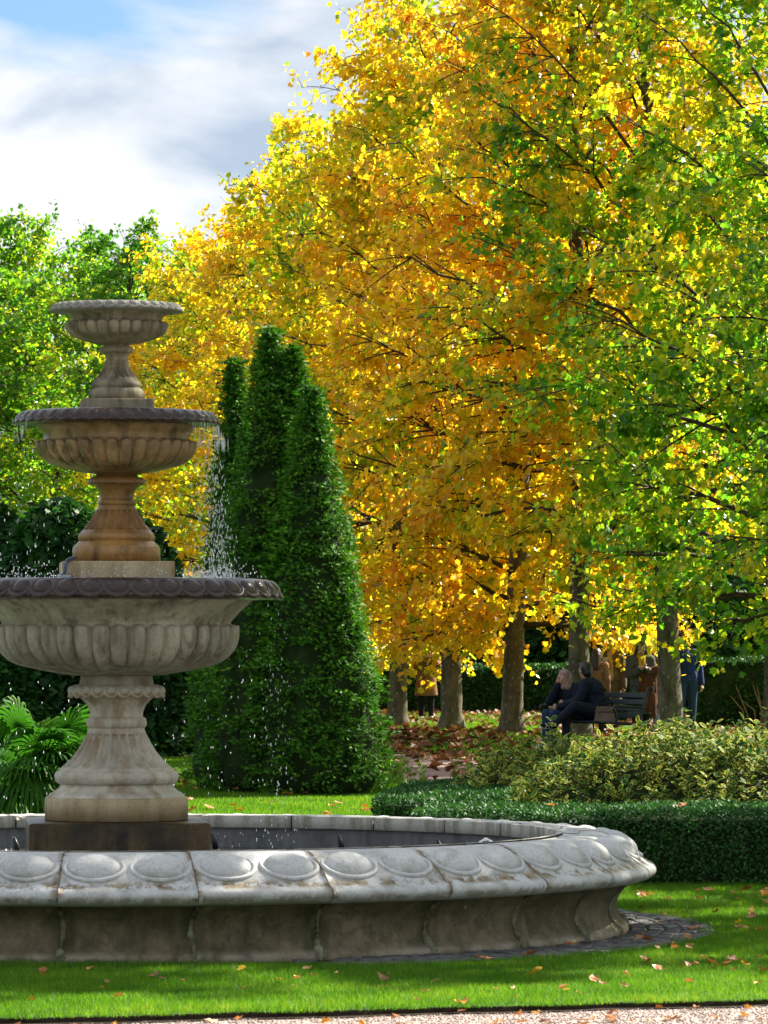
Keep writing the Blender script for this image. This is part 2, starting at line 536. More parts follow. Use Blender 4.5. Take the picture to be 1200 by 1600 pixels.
def wall_mat():
    m, nt, out = new_mat('stone_basin_wall')
    o = ovec(nt)
    n = noise(nt, o, 2.6, 6, 0.65)
    c = mixc(nt, ramp(nt, n, [(0.3, (0, 0, 0)), (0.7, (1, 1, 1))]), (0.085, 0.070, 0.036), (0.27, 0.215, 0.125))
    st = noise(nt, scaled(nt, o, (6, 6, 1.1)), 1.0, 5, 0.7)
    c = mixc(nt, mth(nt, 'MULTIPLY', ramp(nt, st, [(0.45, (0, 0, 0)), (0.7, (1, 1, 1))]), 0.75), c, (0.024, 0.026, 0.010))
    wb = noise(nt, o, 9, 6, 0.7, 0.5)
    c = mixc(nt, mth(nt, 'MULTIPLY', ramp(nt, wb, [(0.48, (0, 0, 0)), (0.62, (1, 1, 1))]), 0.6), c, (0.050, 0.044, 0.022))
    wb2 = noise(nt, scaled(nt, o, (1, 1, 1), (5, 3, 2)), 13, 6, 0.7, 0.5)
    c = mixc(nt, mth(nt, 'MULTIPLY', ramp(nt, wb2, [(0.54, (0, 0, 0)), (0.70, (1, 1, 1))]), 0.35), c, (0.22, 0.185, 0.12))
    # green growth and black run-off that follow each joint, paler splashed foot
    d = nd(nt, 'ShaderNodeAttribute', attribute_name='dirt')
    jn = noise(nt, scaled(nt, o, (14, 14, 5)), 1.0, 5, 0.7)
    c = mixc(nt, mth(nt, 'MULTIPLY', d.outputs['Fac'], ramp(nt, jn, [(0.3, (0.25, 0.25, 0.25)), (0.62, (1, 1, 1))])), c, (0.035, 0.036, 0.012))
    p = nd(nt, 'ShaderNodeAttribute', attribute_name='pale')
    c = mixc(nt, mth(nt, 'MULTIPLY', p.outputs['Fac'], ramp(nt, noise(nt, o, 9, 5), [(0.35, (0, 0, 0)), (0.6, (1, 1, 1))])), c, (0.36, 0.32, 0.23))
    sp = noise(nt, o, 5.5, 5, 0.6)
    c = mixc(nt, ramp(nt, sp, [(0.70, (0, 0, 0)), (0.73, (0.8, 0.8, 0.8))]), c, (0.40, 0.38, 0.32))
    pb = nd(nt, 'ShaderNodeBsdfPrincipled', {'Base Color': c, 'Roughness': 0.8, 'Specular IOR Level': 0.3})
    b = nd(nt, 'ShaderNodeBump', {'Strength': 0.5, 'Distance': 0.008, 'Height': mth(nt, 'ADD', noise(nt, o, 40, 5, 0.7), n)})
    nt.links.new(b.outputs[0], pb.inputs['Normal'])
    finish(nt, out, pb.outputs[0])
    return m


M['wall'] = wall_mat()
M['mortar'] = plain('mortar_crust', (0.26, 0.25, 0.17), 0.9, 0.2, 0, 0.7, 14, 1.0, 60, (0.06, 0.065, 0.02))
M['joint_fill'] = plain('joint_fill', (0.22, 0.15, 0.08), 0.9, 0.2, 0, 0.6, 20, 0.8, 60)
M['inner_wall'] = stone('stone_inner_wall', (0.13, 0.14, 0.14), (0.23, 0.24, 0.235), (0.07, 0.075, 0.07), 0.7, 0.6)
M['inner_rim'] = stone('stone_inner_rim', (0.36, 0.35, 0.29), (0.52, 0.51, 0.45), (0.15, 0.14, 0.08), 0.8, 0.75, None, 0, 3.0, 0.35, (14, 14, 1.0))
M['cobble'] = plain('cobble', (0.115, 0.112, 0.11), 0.7, 0.3, 0, 0.5, 9, 0.8, 50)


def bark_mat():
    m, nt, out = new_mat('bark')
    o = ovec(nt)
    n = noise(nt, scaled(nt, o, (9, 9, 3)), 1.0, 6, 0.65)
    c = mixc(nt, ramp(nt, n, [(0.36, (0, 0, 0)), (0.64, (1, 1, 1))]), (0.060, 0.053, 0.033), (0.160, 0.135, 0.092))
    n2 = noise(nt, scaled(nt, o, (4, 4, 9)), 1.0, 5, 0.7)
    c = mixc(nt, mth(nt, 'MULTIPLY', ramp(nt, n2, [(0.52, (0, 0, 0)), (0.62, (1, 1, 1))]), 0.6), c, (0.055, 0.062, 0.028))
    v = nd(nt, 'ShaderNodeTexVoronoi', {'Scale': 9.0, 'Randomness': 1.0})
    nt.links.new(scaled(nt, o, (1.2, 1.2, 0.8)), v.inputs['Vector'])
    c = mixc(nt, ramp(nt, v.outputs['Distance'], [(0.13, (1, 1, 1)), (0.20, (0, 0, 0))]), c, (0.26, 0.24, 0.19))
    pb = nd(nt, 'ShaderNodeBsdfPrincipled', {'Base Color': c, 'Roughness': 0.9, 'Specular IOR Level': 0.15})
    b = nd(nt, 'ShaderNodeBump', {'Strength': 1.0, 'Distance': 0.02, 'Height': mth(nt, 'ADD', n, noise(nt, scaled(nt, o, (30, 30, 10)), 1.0, 5, 0.7))})
    nt.links.new(b.outputs[0], pb.inputs['Normal'])
    finish(nt, out, pb.outputs[0])
    return m


M['bark'] = bark_mat()
M['branch'] = plain('branch_bark', (0.085, 0.062, 0.040), 0.9, 0.2, 0, 0.5, 9)
M['dark_core'] = plain('painted_shade_core', (0.022, 0.040, 0.012), 0.95, 0.1, 0, 0.5, 6)  # solid filler inside foliage, its inner shade put into a dark green
M['dead_twig'] = plain('dead_twig', (0.19, 0.14, 0.075), 0.9, 0.2, 0, 0.4, 9)
M['metal_black'] = plain('black_metal', (0.016, 0.017, 0.018), 0.4, 0.5, 0.3, 0.2)
M['hose'] = plain('blue_hose', (0.05, 0.07, 0.12), 0.3, 0.5, 0, 0.2)


def ground_mat():
    m, nt, out = new_mat('lawn_soil')
    geo = nd(nt, 'ShaderNodeNewGeometry')
    p = geo.outputs['Position']
    n = noise(nt, p, 0.7, 5)
    n2 = noise(nt, p, 30, 4, 0.7)
    c = mixc(nt, n, (0.022, 0.075, 0.010), (0.040, 0.115, 0.012))
    c = mixc(nt, mth(nt, 'MULTIPLY', n2, 0.5), c, (0.03, 0.04, 0.012))
    pb = nd(nt, 'ShaderNodeBsdfPrincipled', {'Base Color': c, 'Roughness': 0.9, 'Specular IOR Level': 0.15})
    b = nd(nt, 'ShaderNodeBump', {'Strength': 0.6, 'Distance': 0.02, 'Height': n2})
    nt.links.new(b.outputs[0], pb.inputs['Normal'])
    finish(nt, out, pb.outputs[0])
    return m


M['lawn'] = ground_mat()


def gravel_mat(name, a, b_, spec=(0.30, 0.26, 0.24)):
    m, nt, out = new_mat(name)
    geo = nd(nt, 'ShaderNodeNewGeometry')
    p = geo.outputs['Position']
    v = nd(nt, 'ShaderNodeTexVoronoi', {'Scale': 95.0})
    nt.links.new(p, v.inputs['Vector'])
    sp = nd(nt, 'ShaderNodeSeparateColor', {0: v.outputs['Color']})
    c = mixc(nt, sp.outputs[0], a, b_)
    c = mixc(nt, mth(nt, 'MULTIPLY', noise(nt, p, 2.0, 5), 0.5), c, spec)
    pb = nd(nt, 'ShaderNodeBsdfPrincipled', {'Base Color': c, 'Roughness': 0.85, 'Specular IOR Level': 0.25})
    b = nd(nt, 'ShaderNodeBump', {'Strength': 0.9, 'Distance': 0.008, 'Height': v.outputs['Distance']})
    b.invert = True
    nt.links.new(b.outputs[0], pb.inputs['Normal'])
    finish(nt, out, pb.outputs[0])
    return m


M['gravel'] = gravel_mat('gravel', (0.24, 0.175, 0.155), (0.40, 0.32, 0.285))
M['path'] = gravel_mat('far_path', (0.20, 0.125, 0.10), (0.30, 0.20, 0.17), (0.22, 0.14, 0.11))
M['soil'] = plain('soil_edge', (0.05, 0.037, 0.025), 0.95, 0.1, 0, 0.5, 20, 1.0, 60)


def pebble_mat():
    m, nt, out = new_mat('pebble')
    at = nd(nt, 'ShaderNodeAttribute', attribute_name='rnd')
    c = ramp(nt, at.outputs['Fac'], [(0, (0.15, 0.105, 0.09)), (0.45, (0.30, 0.225, 0.195)), (0.8, (0.42, 0.345, 0.31)), (1, (0.55, 0.50, 0.46))])
    pb = nd(nt, 'ShaderNodeBsdfPrincipled', {'Base Color': c, 'Roughness': 0.8, 'Specular IOR Level': 0.3})
    finish(nt, out, pb.outputs[0])
    return m


M['pebble'] = pebble_mat()


def water_mat():
    m, nt, out = new_mat('pool_water')
    geo = nd(nt, 'ShaderNodeNewGeometry')
    p = geo.outputs['Position']
    h = mth(nt, 'ADD', noise(nt, scaled(nt, p, (9, 5, 9)), 1.0, 4, 0.6), mth(nt, 'MULTIPLY', noise(nt, p, 40, 3), 0.4))
    pb = nd(nt, 'ShaderNodeBsdfPrincipled', {'Base Color': (0.03, 0.035, 0.035, 1), 'Roughness': 0.06, 'IOR': 1.33, 'Specular IOR Level': 0.5})
    b = nd(nt, 'ShaderNodeBump', {'Strength': 0.5, 'Distance': 0.03, 'Height': h})
    nt.links.new(b.outputs[0], pb.inputs['Normal'])
    finish(nt, out, pb.outputs[0])
    return m


M['water'] = water_mat()


def drop_mat():
    m, nt, out = new_mat('falling_water')
    pb = nd(nt, 'ShaderNodeBsdfPrincipled', {'Base Color': (0.92, 0.96, 1.0, 1), 'Roughness': 0.08, 'IOR': 1.33, 'Transmission Weight': 0.55, 'Specular IOR Level': 0.8})
    tr = nd(nt, 'ShaderNodeBsdfTranslucent', {'Color': (0.95, 0.97, 1.0, 1)})
    mx = nd(nt, 'ShaderNodeMixShader', {0: 0.35, 1: pb.outputs[0], 2: tr.outputs[0]})
    finish(nt, out, mx.outputs[0])
    return m


M['drops'] = drop_mat()

# ------------------------------------------------------------------ setting: ground, lawn, paths
FX, FY = -1.50, 26.2         # fountain axis


def edge_y(x):               # line where the front lawn meets the gravel
    return 20.52 + 0.325 * x


def sheet(name, poly, z, mat, thick=0.0, kind='structure'):
    n = len(poly)
    V = [(x, y, z) for x, y in poly]
    F = [tuple(range(n))]
    if thick:
        V += [(x, y, z - thick) for x, y in poly]
        F += [(i, n + i, n + (i + 1) % n, (i + 1) % n) for i in range(n)]
    me = raw_mesh(name, np.array(V), F, False)
    o = obj(name, me, mat)
    tag(o, kind=kind)
    return o


sheet('ground', [(-700, -60), (700, -60), (700, 1500), (-700, 1500)], -0.075, M['lawn'])
sheet('gravel_path', [(-30, 2), (30, 2), (30, edge_y(30) + 0.05), (-30, edge_y(-30) + 0.05)], -0.030, M['gravel'])
# the lawn is a slightly ragged slab of turf a hand's breadth above the gravel
ex = np.linspace(-12, 12, 400)
ey = edge_y(ex) + 0.02 * np.sin(ex * 7.3) + 0.012 * np.sin(ex * 19.0 + 1) + rng.normal(0, 0.006, 400)
poly = list(zip(ex.tolist(), ey.tolist())) + [(60, 40), (60, 140), (-60, 140), (-60, 16)]
lawn = sheet('lawn', poly, 0.0, M['lawn'], 0.07)
lawn.data.materials.append(M['soil'])
for f in list(lawn.data.polygons)[1:]:
    f.material_index = 1
dirt = [(x, y - 0.055 - 0.02 * abs(math.sin(x * 11))) for x, y in zip(ex, ey)]
sheet('soil_strip', [(x, y) for x, y in dirt] + [(x, y + 0.03) for x, y in list(zip(ex, ey))[::-1]], -0.024, M['soil'])
pd = np.array([-1.0, 3.7]) / math.hypot(1, 3.7)
pn = np.array([pd[1], -pd[0]])
pc = np.array([0.75, 58.5])


def strip(name, c, w0, w1, l0, l1, z, mat):
    a, b, c_, d = c + pd * l0 + pn * w0, c + pd * l0 + pn * w1, c + pd * l1 + pn * w1, c + pd * l1 + pn * w0
    return sheet(name, [tuple(a), tuple(b), tuple(c_), tuple(d)], z, mat)


strip('avenue_path', pc, -2.2, 1.55, -30, 60, 0.004, M['path'])

# ------------------------------------------------------------------ fountain basin
NSEG = 27
SEG = 2 * PI / NSEG
TH0 = RAD(-90) + RAD(-2.3)     # first joint, measured from +X; front is -90 deg
basin = thing('fountain_basin', 'wide round pale stone basin with a rim of carved eggs', 'basin', (FX, FY, 0))


def arc_mesh(name, profile, a0, a1, n, dirt=None, pale=None, close=True):
    th = np.linspace(a0, a1, n)
    m = len(profile)
    V = np.concatenate([np.stack([r * np.cos(th), r * np.sin(th), np.full(n, z)], 1) for r, z in profile])
    F = []
    for i in range(m - 1):
        for j in range(n - 1):
            F.append((i * n + j, i * n + j + 1, (i + 1) * n + j + 1, (i + 1) * n + j))
    if close:
        F.append(tuple(i * n for i in range(m))[::-1])
        F.append(tuple(i * n + n - 1 for i in range(m)))
    at = {}
    ii = np.repeat(np.arange(m), n) / (m - 1)
    jj = np.tile(np.linspace(0, 1, n), m)
    if dirt is not None:
        at['dirt'] = np.clip(dirt(ii, jj), 0, 1)
    if pale is not None:
        at['pale'] = np.clip(pale(ii, jj), 0, 1)
    return raw_mesh(name, V, F, True, at)


# coping: flat top ring, sloping egg field, rounded drip edge, back under to the wall
cop = smooth_curve([(2.835, 0.285), (2.93, 0.292), (2.99, 0.305), (3.022, 0.335), (3.012, 0.368), (2.965, 0.395), (2.90, 0.445), (2.80, 0.51), (2.725, 0.543), (2.66, 0.548)], 4)
cop += [(2.60, 0.548), (2.595, 0.533), (2.54, 0.533), (2.50, 0.538)]
gap = 0.0018


def cop_dirt(i, j):
    hollow = np.exp(-((i - 0.49) / 0.06) ** 2) * 0.9
    joint = np.exp(-(np.minimum(j, 1 - j) / 0.035) ** 2) * 0.9 * (i > 0.25)
    drip = np.exp(-((i - 0.27) / 0.07) ** 2) * 0.55
    return np.maximum(np.maximum(hollow, joint), drip)


cop_me = arc_mesh('coping_stone', cop, gap / 2.9, SEG - gap / 2.9, 17, cop_dirt)
cop_me.materials.append(M['coping'])
wall_prof = smooth_curve([(2.865, 0.0), (2.862, 0.035), (2.825, 0.07), (2.80, 0.11), (2.80, 0.16), (2.82, 0.21), (2.865, 0.262), (2.90, 0.292)], 4) + [(2.6, 0.292), (2.6, 0.0)]


def wall_dirt(i, j):
    return np.exp(-(np.minimum(j, 1 - j) / 0.085) ** 2) * 0.95 + 0.45 * np.exp(-((i - 0.8) / 0.16) ** 2)


def wall_pale(i, j):
    return np.exp(-((i - 0.10) / 0.10) ** 2) * 0.75


wall_me = arc_mesh('wall_panel', wall_prof, 0.0012, SEG - 0.0012, 17, wall_dirt, wall_pale)
wall_me.materials.append(M['wall'])
rim_me = arc_mesh('inner_rim', [(2.50, 0.548), (2.47, 0.548), (2.465, 0.545), (2.465, 0.475), (2.47, 0.47), (2.50, 0.47)][::-1], 0.002, SEG - 0.002, 9)
rim_me.materials.append(M['inner_rim'])


def egg_mesh(name, w, h, d, frame=True, nu=20, nv=6, fr=0.12, fh=0.35):
    """carved egg in a raised oval frame open at the top; x along the moulding, y up the slope, z out"""
    b = MB()
    V, F = [], []
    for i in range(nv):
        p = PI / 2 * i / nv
        for j in range(nu):
            a = 2 * PI * j / nu
            V.append((w / 2 * math.cos(p) * math.cos(a), h / 2 * math.cos(p) * math.sin(a) * (1 + 0.08 * math.sin(a)), d * math.sin(p)))
    V.append((0, 0, d))
    for i in range(nv - 1):
        for j in range(nu):
            F.append((i * nu + j, i * nu + (j + 1) % nu, (i + 1) * nu + (j + 1) % nu, (i + 1) * nu + j))
    F += [((nv - 1) * nu + j, (nv - 1) * nu + (j + 1) % nu, nv * nu) for j in range(nu)]
    b.add(np.array(V), F)
    if frame:
        ts = np.linspace(RAD(-215), RAD(35), 26)
        sx, sy = w / 2 * (1 + fr * 1.3), h / 2 * (1 + fr * 1.6)
        pts = [(sx * math.cos(a), sy * math.sin(a), d * 0.12) for a in ts]
        rad = [d * fh * min(1, 0.3 + 4 * min(k, 25 - k) / 25) for k in range(26)]
        b.tube(pts, rad, 6)
    return b.mesh(name, True)


def slope_mtx(th, r0, z0, r1, z1, t=0.5, lift=0.0):
    """frame on a cone band from (r0,z0) lower/outer to (r1,z1) upper/inner at angle th"""
    er = Vector((math.cos(th), math.sin(th), 0))
    et = Vector((-math.sin(th), math.cos(th), 0))
    up = (er * (r1 - r0) + Vector((0, 0, z1 - z0))).normalized()
    n = et.cross(up).normalized()
    p = er * (r0 + (r1 - r0) * t) + Vector((0, 0, z0 + (z1 - z0) * t)) + n * lift
    m = Matrix.Identity(4)
    for i, v in enumerate((et, up, n)):
        m[0][i], m[1][i], m[2][i] = v
    m.translation = p
    return m


egg_big = egg_mesh('egg', 0.262, 0.194, 0.058, True, 28, 7, 0.10, 0.24)
egg_big.attributes.new('dirt', 'FLOAT', 'POINT')
_co = np.empty(len(egg_big.vertices) * 3)
egg_big.vertices.foreach_get('co', _co)
_co = _co.reshape(-1, 3)
egg_big.attributes['dirt'].data.foreach_set('value', (np.clip(0.55 - _co[:, 2] / 0.03, 0, 1) * (_co[:, 1] < 0.02)).astype(np.float32))
egg_big.materials.append(M['coping'])
jf = MB().tube([(2.70, 0, 0.541), (2.80, 0, 0.505), (2.90, 0, 0.440), (2.965, 0, 0.390), (3.004, 0, 0.358)], [0.004, 0.006, 0.008, 0.006, 0.003], 6).mesh('joint_filler')
jf.materials.append(M['joint_fill'])
# lumpy run of mortar and lime down each wall joint
mpath = smooth_curve([(2.866, 0, 0.266), (2.822, 0, 0.215), (2.801, 0, 0.16), (2.801, 0, 0.11), (2.826, 0, 0.07), (2.863, 0, 0.034), (2.868, 0, -0.005)], 4)
mortar_mes = []
for k in range(5):
    m_ = len(mpath)
    wd = np.interp(np.linspace(0, 1, m_), [0, 0.5, 1], [0.006, 0.013, 0.021]) * (1 + 0.45 * np.sin(np.linspace(0, 9, m_) + k * 2) + rng.normal(0, 0.25, m_)).clip(0.3, 2)
    mv, mf = tube_data(mpath, wd, 10)
    mv[:, 1] += np.repeat(0.006 * np.sin(np.linspace(0, 7, m_) + k * 1.3), 10)
    cx = np.repeat(np.array(mpath)[:, 0], 10)
    mv[:, 0] = cx + (mv[:, 0] - cx) * 0.55
    v = mv + rng.normal(0, 0.0028, mv.shape)
    mm = raw_mesh('mortar_run', v, mf, True)
    mm.materials.append(M['mortar'])
    mortar_mes.append(mm)
for s in range(NSEG):
    a = TH0 + s * SEG
    rz = Matrix.Rotation(a, 4, 'Z')
    jit = Matrix.Translation((0, 0, random.uniform(-0.002, 0.002)))
    st = obj('coping_stone', cop_me, None, basin, jit @ rz)
    obj('inner_rim', rim_me, None, basin, rz)
    obj('wall_panel', wall_me, None, basin, Matrix.Rotation(a, 4, 'Z') @ Matrix.Translation((random.uniform(-0.003, 0.003), 0, 0)))
    obj('mortar_run', mortar_mes[(s * 2) % 5], None, basin, rz)
    obj('joint_filler', jf, None, basin, rz)
    for q in (0.25, 0.75):
        obj('egg', egg_big, None, st, slope_mtx(q * SEG, 2.965, 0.395, 2.725, 0.543, 0.53, 0.0))
V, F = lathe([(2.5, 0.0), (2.492, 0.48)], 128, None, False)
V2, F2 = lathe([(2.5, 0.06), (0.02, 0.06)], 64, None, False)
b = MB().add(V, [f[::-1] for f in F]).add(V2, F2)
b.build('inner_wall', M['inner_wall'], basin)
V, F = lathe([(2.494, 0.352), (0.01, 0.352)], 96, None, False)
wo = obj('water', raw_mesh('water', V, F), M['water'])
wo.location = (FX, FY, 0)
tag(wo, kind='structure')

# black nozzles standing in the pool
for k, (px, Y) in enumerate(((337, 27.9), (535, 27.6), (690, 27.0), (28, 27.3))):
    x = (px - 600) / FPX * Y
    t = thing('fountain_nozzle', ['small black water nozzle beside the dark plinth', 'small black water nozzle in mid pool, between plinth and arching jet',
              'small black water nozzle nearest the arching jet', 'small black water nozzle left of the dark plinth'][k], 'nozzle', (x, Y, 0.352), 0, 'nozzles in the pool')
    MB().tube([(0, 0, -0.05), (0, 0, 0.02)], [0.03, 0.026], 8).build('base', M['metal_black'], t)
    MB().tube([(0, 0, 0.02), (-0.01, 0, 0.07), (-0.025, 0, 0.115)], [0.018, 0.016, 0.010], 8).build('spout', M['metal_black'], t)

# ------------------------------------------------------------------ tiered fountain
PXM = FPX / FY


def zz(y):
    return CAM_H - (y - 1000) / PXM


def rr(p):
    return p / PXM


tower = thing('tiered_fountain', 'tall three-bowl stone fountain rising from the pool', 'fountain', (FX, FY, 0))
ROTP = RAD(5.5)


def part_lathe(name, prof, mat, n=96, fn=None, parent=tower):
    V, F = lathe(prof, n, fn)
    return obj(name, raw_mesh(name, V, F), mat, parent)


def pr(pts, k=6):
    return smooth_curve([(rr(p), zz(y)) for p, y in pts], k)


def fluted(name, pts, mat, nf, f0, f1, depth):
    """stem with nf concave flutes between photo rows f0 (low) and f1 (high)"""
    prof = pr(pts, 7)
    z0, z1 = zz(f0), zz(f1)

    def fn(th, i, r, z):
        u = ((th * nf / (2 * PI)) % 1.0) * 2 - 1
        w = np.clip((z - z0 - 0.012 * (1 - np.sqrt(np.clip(1 - u * u, 0, 1)))) / 0.008, 0, 1) * np.clip((z1 - z) / 0.008, 0, 1)
        prof_u = np.clip(1 - (u / 0.82) ** 2, 0, 1) ** 0.5
        return r * (1 - depth * w * prof_u)
    return part_lathe(name, prof, mat, nf * 10, fn)


def gadroon_bowl(name, core, mat, nl, ytop, prot, ybot):
    """bowl whose lower belly carries nl swelling lobes; core is the profile bottom to top"""
    prof = resample(pr(core, 6), 0.008)
    zt, zb = zz(ytop), zz(ybot)
    hw = PI * prof[len(prof) // 2][0] / nl

    def fn(th, i, r, z):
        u = ((th * nl / (2 * PI)) % 1.0) * 2 - 1
        arch = zt - hw * 0.9 * (1 - np.sqrt(np.clip(1 - u * u, 0, 1)))
        w = np.clip((arch - z) / 0.010, 0, 1)
        w = w * np.clip((z - zb) / 0.05, 0.12, 1)
        lobe = np.sqrt(np.clip(1 - u * u * 0.985, 0, 1))
        return r + prot * w * lobe
    return part_lathe(name, prof, mat, nl * 12, fn)


def lip_ring(name, pts, mat, ne, w, h, d, e0, e1, ph=0.0, t=0.5, parent=tower):
    prof = [(rr(p), zz(y)) for p, y in pts]
    lip = part_lathe(name, prof, mat, 128, None, parent)
    em = egg_mesh('egg', w, h, d, True, 14, 5, 0.16, 0.5)
    em.materials.append(mat)
    (p0, y0), (p1, y1) = e0, e1
    for k in range(ne):
        th = 2 * PI * (k + ph) / ne
        obj('egg', em, None, lip, slope_mtx(th, rr(p0), zz(y0), rr(p1), zz(y1), t, -0.002))
        # small dart between neighbours
    dm = MB().ball((0, 0, 0), (w * 0.07, h * 0.30, d * 0.45), 6, 4).mesh('dart')
    dm.materials.append(mat)
    for k in range(ne):
        th = 2 * PI * (k + ph + 0.5) / ne
        obj('dart', dm, None, lip, slope_mtx(th, rr(p0), zz(y0), rr(p1), zz(y1), t - 0.18, 0.0))
    return lip


# plinth and lower pedestal
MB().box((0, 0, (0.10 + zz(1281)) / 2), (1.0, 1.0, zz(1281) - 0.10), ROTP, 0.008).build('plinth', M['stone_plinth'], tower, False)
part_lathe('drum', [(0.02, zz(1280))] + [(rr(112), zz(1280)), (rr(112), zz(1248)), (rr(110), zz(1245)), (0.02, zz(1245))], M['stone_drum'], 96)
part_lathe('base_moulding', pr([(107, 1245), (104, 1240), (95, 1235), (89, 1229), (88, 1225)], 4) + pr([(88, 1225), (94, 1222), (97, 1214), (95, 1207), (91, 1204)], 5), M['stone_foot'], 96)
fluted('fluted_stem', [(90, 1204), (84, 1197), (72, 1186), (61, 1172), (52, 1157), (46, 1145), (43, 1137)], M['stone_foot'], 22, 1199, 1146, 0.14)
part_lathe('collar', pr([(43, 1138), (46, 1135), (47.5, 1129), (46, 1123), (42, 1120)], 5), M['stone_foot'], 72)
part_lathe('neck', pr([(41, 1120), (42, 1112), (46, 1102), (54, 1093), (61, 1088)], 5), M['stone_foot'], 72)
lip_ring('neck_band', [(61, 1088), (70, 1087), (73, 1083), (71, 1074), (66, 1070), (58, 1069), (56, 1056)], M['stone_foot'], 22, 0.056, 0.054, 0.022, (72.5, 1085), (69, 1073), 0.3)
# low bowl
gadroon_bowl('low_bowl', [(40, 1057), (75, 1054), (112, 1047), (148, 1035), (168, 1018), (176, 1000), (177, 985), (178, 974), (186, 964), (194, 955), (206, 945), (217, 936)], M['stone_low'], 40, 975, rr(15), 1053)
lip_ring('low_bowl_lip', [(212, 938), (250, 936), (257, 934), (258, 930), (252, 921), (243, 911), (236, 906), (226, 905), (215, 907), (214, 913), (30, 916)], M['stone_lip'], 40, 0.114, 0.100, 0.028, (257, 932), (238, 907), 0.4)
# second pedestal
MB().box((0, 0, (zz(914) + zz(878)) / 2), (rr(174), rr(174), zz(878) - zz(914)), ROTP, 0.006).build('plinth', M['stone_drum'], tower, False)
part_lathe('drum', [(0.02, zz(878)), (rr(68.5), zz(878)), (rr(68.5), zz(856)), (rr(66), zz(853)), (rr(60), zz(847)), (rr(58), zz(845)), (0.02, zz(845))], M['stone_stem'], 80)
part_lathe('base_moulding', pr([(57, 846), (59.5, 842), (60, 838), (58.5, 834), (56, 832)], 5), M['stone_stem'], 80)
fluted('fluted_stem', [(56, 832), (51, 826), (44, 817), (37, 806), (32, 798), (29, 790)], M['stone_stem'], 20, 829, 797, 0.15)
part_lathe('collar', pr([(27, 791), (29.5, 788), (30, 785), (29, 782), (26.5, 780)], 5), M['stone_stem'], 60)
part_lathe('neck', pr([(26, 780), (26.5, 774), (29, 767), (33, 761), (37, 757)], 5), M['stone_stem'], 60)
lip_ring('neck_band', [(37, 757.5), (43, 757), (45, 754), (43, 749), (40, 746), (33, 745), (31, 738)], M['stone_stem'], 26, 0.032, 0.028, 0.008, (44.5, 755.5), (42, 748), 0.2)
gadroon_bowl('middle_bowl', [(24, 741), (48, 739), (72, 734), (94, 725), (109, 712), (115, 700), (116, 692), (114, 686), (115, 679), (119, 673), (125, 667), (133, 663)], M['stone_mid'], 34, 688, rr(11), 738)
lip_ring('middle_bowl_lip', [(130, 665.5), (152, 664.5), (159, 663), (160.5, 660), (156, 652), (149, 646), (143, 643.5), (136, 643), (131, 645), (20, 646)], M['stone_lip'], 42, 0.070, 0.070, 0.019, (160, 661), (144, 644), 0.25)
# top pedestal
MB().box((0, 0, (zz(650) + zz(625)) / 2), (rr(112), rr(112), zz(625) - zz(650)), ROTP, 0.005).build('plinth', M['stone_top'], tower, False)
part_lathe('drum', [(0.02, zz(625)), (rr(44), zz(625)), (rr(43.5), zz(613)), (rr(41), zz(609)), (rr(37), zz(606)), (0.02, zz(606))], M['stone_top'], 64)
part_lathe('base_moulding', pr([(36.5, 607), (38.5, 603), (38.5, 600), (37, 597), (35, 595)], 5), M['stone_top'], 64)
fluted('fluted_stem', [(35, 595), (31, 590), (26, 583), (22, 576), (19, 570)], M['stone_top'], 18, 592, 574, 0.15)
part_lathe('collar', pr([(17.5, 571), (19.5, 568.5), (19.5, 566), (18, 563.5)], 5), M['stone_top'], 48)
part_lathe('neck', pr([(16.5, 564), (17, 559), (19, 555), (22, 552)], 5), M['stone_top'], 48)
part_lathe('neck_band', [(rr(22), zz(552)), (rr(25.5), zz(551)), (rr(26.5), zz(547)), (rr(25.5), zz(543)), (rr(21), zz(541)), (rr(20), zz(537))], M['stone_top'], 48)
gadroon_bowl('top_bowl', [(16, 539), (32, 537), (48, 533), (62, 526), (70, 517), (72.5, 509), (71.5, 503), (71, 499), (73, 495), (77, 491), (82, 488)], M['stone_top'], 26, 502, rr(9), 537)
lip_ring('top_bowl_lip', [(80, 490), (96, 488.5), (101, 487), (102, 484.5), (98, 479), (93, 476), (88, 475), (84, 476), (14, 478)], M['stone_liptop'], 34, 0.056, 0.048, 0.020, (101.5, 485.5), (90, 475.8), 0.25)
MB().box((0.0, 0, zz(474)), (rr(30), rr(20), rr(9)), 0.3, 0.004).box((rr(-17), 0, zz(475)), (rr(12), rr(12), rr(7)), 0.2, 0.003).build('spout_cap', M['stone_liptop'], tower, False)
for nm, r, y in (('bowl_water', 216, 907.5), ('bowl_water', 132, 644.2)):
    V, F = lathe([(rr(r), zz(y)), (0.02, zz(y))], 64, None, False)
    obj(nm, raw_mesh(nm, V, F), M['water'], tower)
# hose lying over the second plinth
hx = [(122, 873, -0.27), (113, 877, -0.36), (110, 886, -0.395), (108, 897, -0.41), (103, 903, -0.52), (113, 904, -0.62), (127, 905, -0.74)]
hp = smooth_curve([((x - 182) / PXM, d, zz(y)) for x, y, d in hx], 5)
ho = MB().tube([(FX + p[0], FY + p[1], p[2]) for p in hp], 0.011, 8).build('garden_hose', M['hose'])
tag(ho, 'short dark blue hose hanging over the stone block in the low bowl', 'hose')

